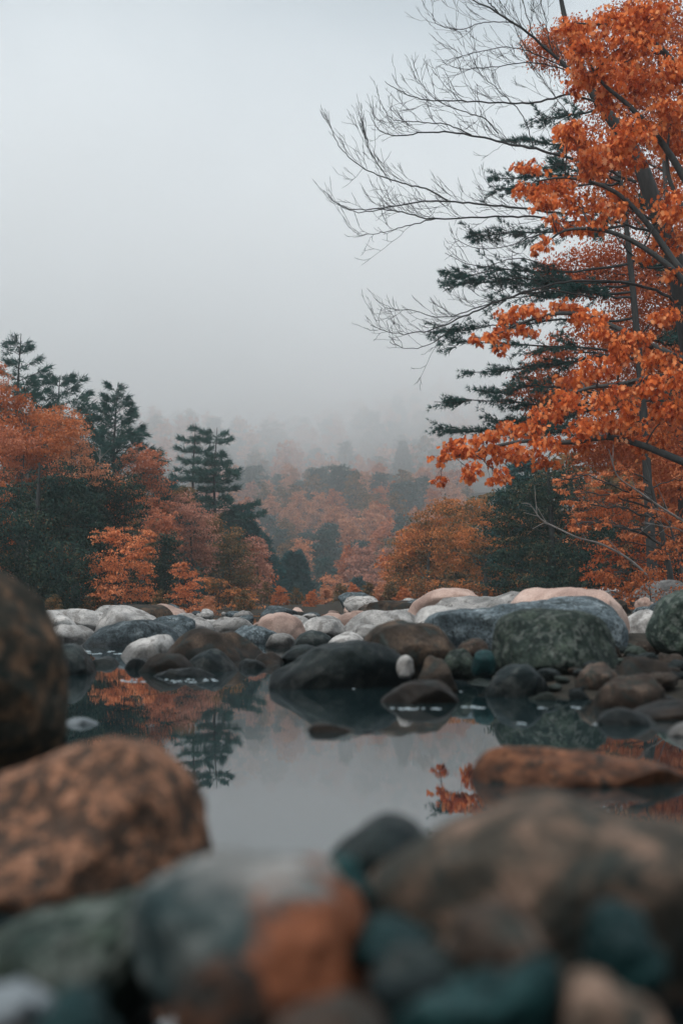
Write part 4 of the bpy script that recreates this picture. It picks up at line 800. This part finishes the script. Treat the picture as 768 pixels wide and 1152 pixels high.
# second rows behind both banks (close the wood against the sky)
for px, D, k, s, lab in [(-60, 74, 'rust', 1.2, 'rust tree off to the left behind the left bank'), (20, 84, 'olive', 1.05, 'olive tree behind the tall peach tree'), (60, 92, 'teal', .95, 'conifer hidden low behind the second pine'), (95, 90, 'rust', .85, 'rust tree behind the peach crowned tree'), (125, 96, 'olive', .9, 'olive tree low behind the pointed pine'), (160, 100, 'olive', .85, 'olive tree behind the brick-red tree'), (185, 104, 'teal', .85, 'conifer behind the gap left of the twin pines'), (215, 126, 'olive', 1.0, 'olive tree behind the twin pines'), (250, 128, 'olive', .9, 'olive tree behind the right twin pine'), (275, 118, 'rust', .62, 'rust tree behind the pinkish orange tree'), (300, 150, 'olive', .7, 'olive tree at the back left of the gap'), (-110, 60, 'peach', 1.2, 'peach tree outside the left edge'),
                          (470, 110, 'rust', .8, 'rust tree behind the domed tree'), (505, 108, 'olive', .95, 'olive tree behind the domed tree'), (545, 100, 'olive', .95, 'olive tree behind the layered rust tree'), (590, 90, 'teal', .9, 'conifer behind the layered rust tree'), (640, 80, 'olive', 1.0, 'olive tree behind the broad dark evergreen'), (700, 75, 'rust', 1.0, 'rust tree deep in the right bank'), (760, 70, 'olive', 1.3, 'olive tree deep at the right edge'), (830, 60, 'rust', 1.3, 'rust tree outside the right edge')]:
    D_ = D; place(k, at(px, 0, D_)[0], D_, s, lab, None, 'wood_tree')
# the far wood, one mass fading into the cloud
FW = Geo(); rng = np.random.default_rng(77); yy = 330.0; fk = ['rust', 'peach', 'bluegreen', 'olive', 'teal']
small = {}
for q, k in enumerate(fk):
    if k == 'teal':
        G, K = conifer_geo(11, lambda t: 11*(.30*(1-t)**.75+.02), np.random.default_rng(5), whorls=10, per=6, needle=1.4, nw=.35, tuft_n=4, tuft_gap=.7, start=.05, r0=.2, plate=.45)
    else: G, K = generic(LM[k], 30+q, ls=.9, cover=2.0, n=11)
    small[k] = [(v_, f_, s_) for v_, f_, s_ in zip(K.V, K.F, K.S)]
parts = {k: Geo() for k in fk}
row = 0
while yy < 560:
    sp = 7.5+(yy-330)*.012; x = (110-CX)*yy/F
    while x < (600-CX)*yy/F:
        k = fk[rng.choice(5, p=[.23, .20, .29, .26, .02])]; xx, y2 = x+rng.uniform(-2, 2), yy+rng.uniform(-3, 3); s = rng.uniform(.75, 1.15); a = rng.uniform(0, 6.28); ca, sa = math.cos(a), math.sin(a); z0 = gh(xx, y2)-.3
        for v_, f_, s_ in small[k]:
            W = np.c_[v_[:, 0]*ca-v_[:, 1]*sa, v_[:, 0]*sa+v_[:, 1]*ca, v_[:, 2]]*s+(xx, y2, z0)
            base = FW.n; FW.V.append(W); sz = int(s_[0]); FW.S.append(s_); FW.M.append(np.full(len(s_), fk.index(k))); FW.n += len(W)
            FW.F.append(np.arange(len(W))+base if len(W) == len(f_) else f_-f_.min()+base)
        x += sp
    yy += sp*1.5; row += 1
o = link('far_wood', FW.mesh('far_wood', [LM[k] for k in fk])); tag(o, 'autumn wood climbing the far hillside into the cloud', 'wood', kind='stuff')

for q, (px, D, k, s) in enumerate([(300, 96, 'olive', .20), (316, 88, 'rust', .16), (333, 92, 'olive', .17), (350, 84, 'rust', .15), (366, 95, 'peach', .18), (383, 86, 'olive', .15), (398, 98, 'rust', .18), (414, 90, 'olive', .17), (428, 84, 'peach', .15), (440, 80, 'olive', .18), (455, 72, 'rust', .15), (275, 72, 'olive', .16), (235, 64, 'peach', .12), (180, 60, 'olive', .15), (110, 54, 'olive', .17), (60, 50, 'olive', .12)]):
    place(k, at(px, 0, D)[0], D, s, ('low %s bush at the back of the boulder field' % LAB[k]), 'low bushes behind the boulder field', 'bush'); COL.objects[-1]['category'] = 'bush'

# ------------------------------------------------------------------ air
def vbox(name, x0, x1, y0, y1, z0, z1, mat):
    V = [(x, y, z) for z in (z0, z1) for y in (y0, y1) for x in (x0, x1)]
    Fq = [0, 2, 3, 1, 4, 5, 7, 6, 0, 1, 5, 4, 2, 6, 7, 3, 0, 4, 6, 2, 1, 3, 7, 5]
    o = link(name, mesh_np(name, np.array(V, float), Fq, [4]*6, mat)); return o
hm = bpy.data.materials.new('haze'); hm.use_nodes = True; N = hm.node_tree.nodes; L = hm.node_tree.links; N.remove(N['Principled BSDF'])
pv = N.new('ShaderNodeVolumePrincipled'); pv.inputs['Color'].default_value = (.93, .97, .98, 1); pv.inputs['Density'].default_value = .00045
L.new(pv.outputs[0], N['Material Output'].inputs['Volume'])
o = vbox('haze', -260, 260, -16, 700, -3, 128, hm); tag(o, kind='stuff')
cm = bpy.data.materials.new('low_cloud'); cm.use_nodes = True; N = cm.node_tree.nodes; L = cm.node_tree.links; N.remove(N['Principled BSDF'])
pv = N.new('ShaderNodeVolumePrincipled'); pv.inputs['Color'].default_value = (.998, .998, .998, 1)
geo = N.new('ShaderNodeNewGeometry'); sp_ = N.new('ShaderNodeSeparateXYZ'); L.new(geo.outputs['Position'], sp_.inputs[0])
nz_ = noise_node(N, L, geo.outputs['Position'], .015, 4, .6, .5)
zz = math_node(N, L, 'ADD', sp_.outputs['Z'], math_node(N, L, 'ADD', math_node(N, L, 'MULTIPLY', nz_, 120), -32))
cr = ramp_node(N, [(.0, (.0026,)*3), (.34, (.0024,)*3), (.49, (.011,)*3), (.60, (.019,)*3), (.78, (.011,)*3), (.95, (0,)*3)])
L.new(math_node(N, L, 'MULTIPLY', zz, 1/150), cr.inputs[0]); L.new(cr.outputs[0], pv.inputs['Density'])
L.new(pv.outputs[0], N['Material Output'].inputs['Volume'])
o = vbox('low_cloud', -250, 250, 170, 690, -2.5, 126, cm); tag(o, 'low cloud hiding the top of the hill', 'cloud', kind='stuff')
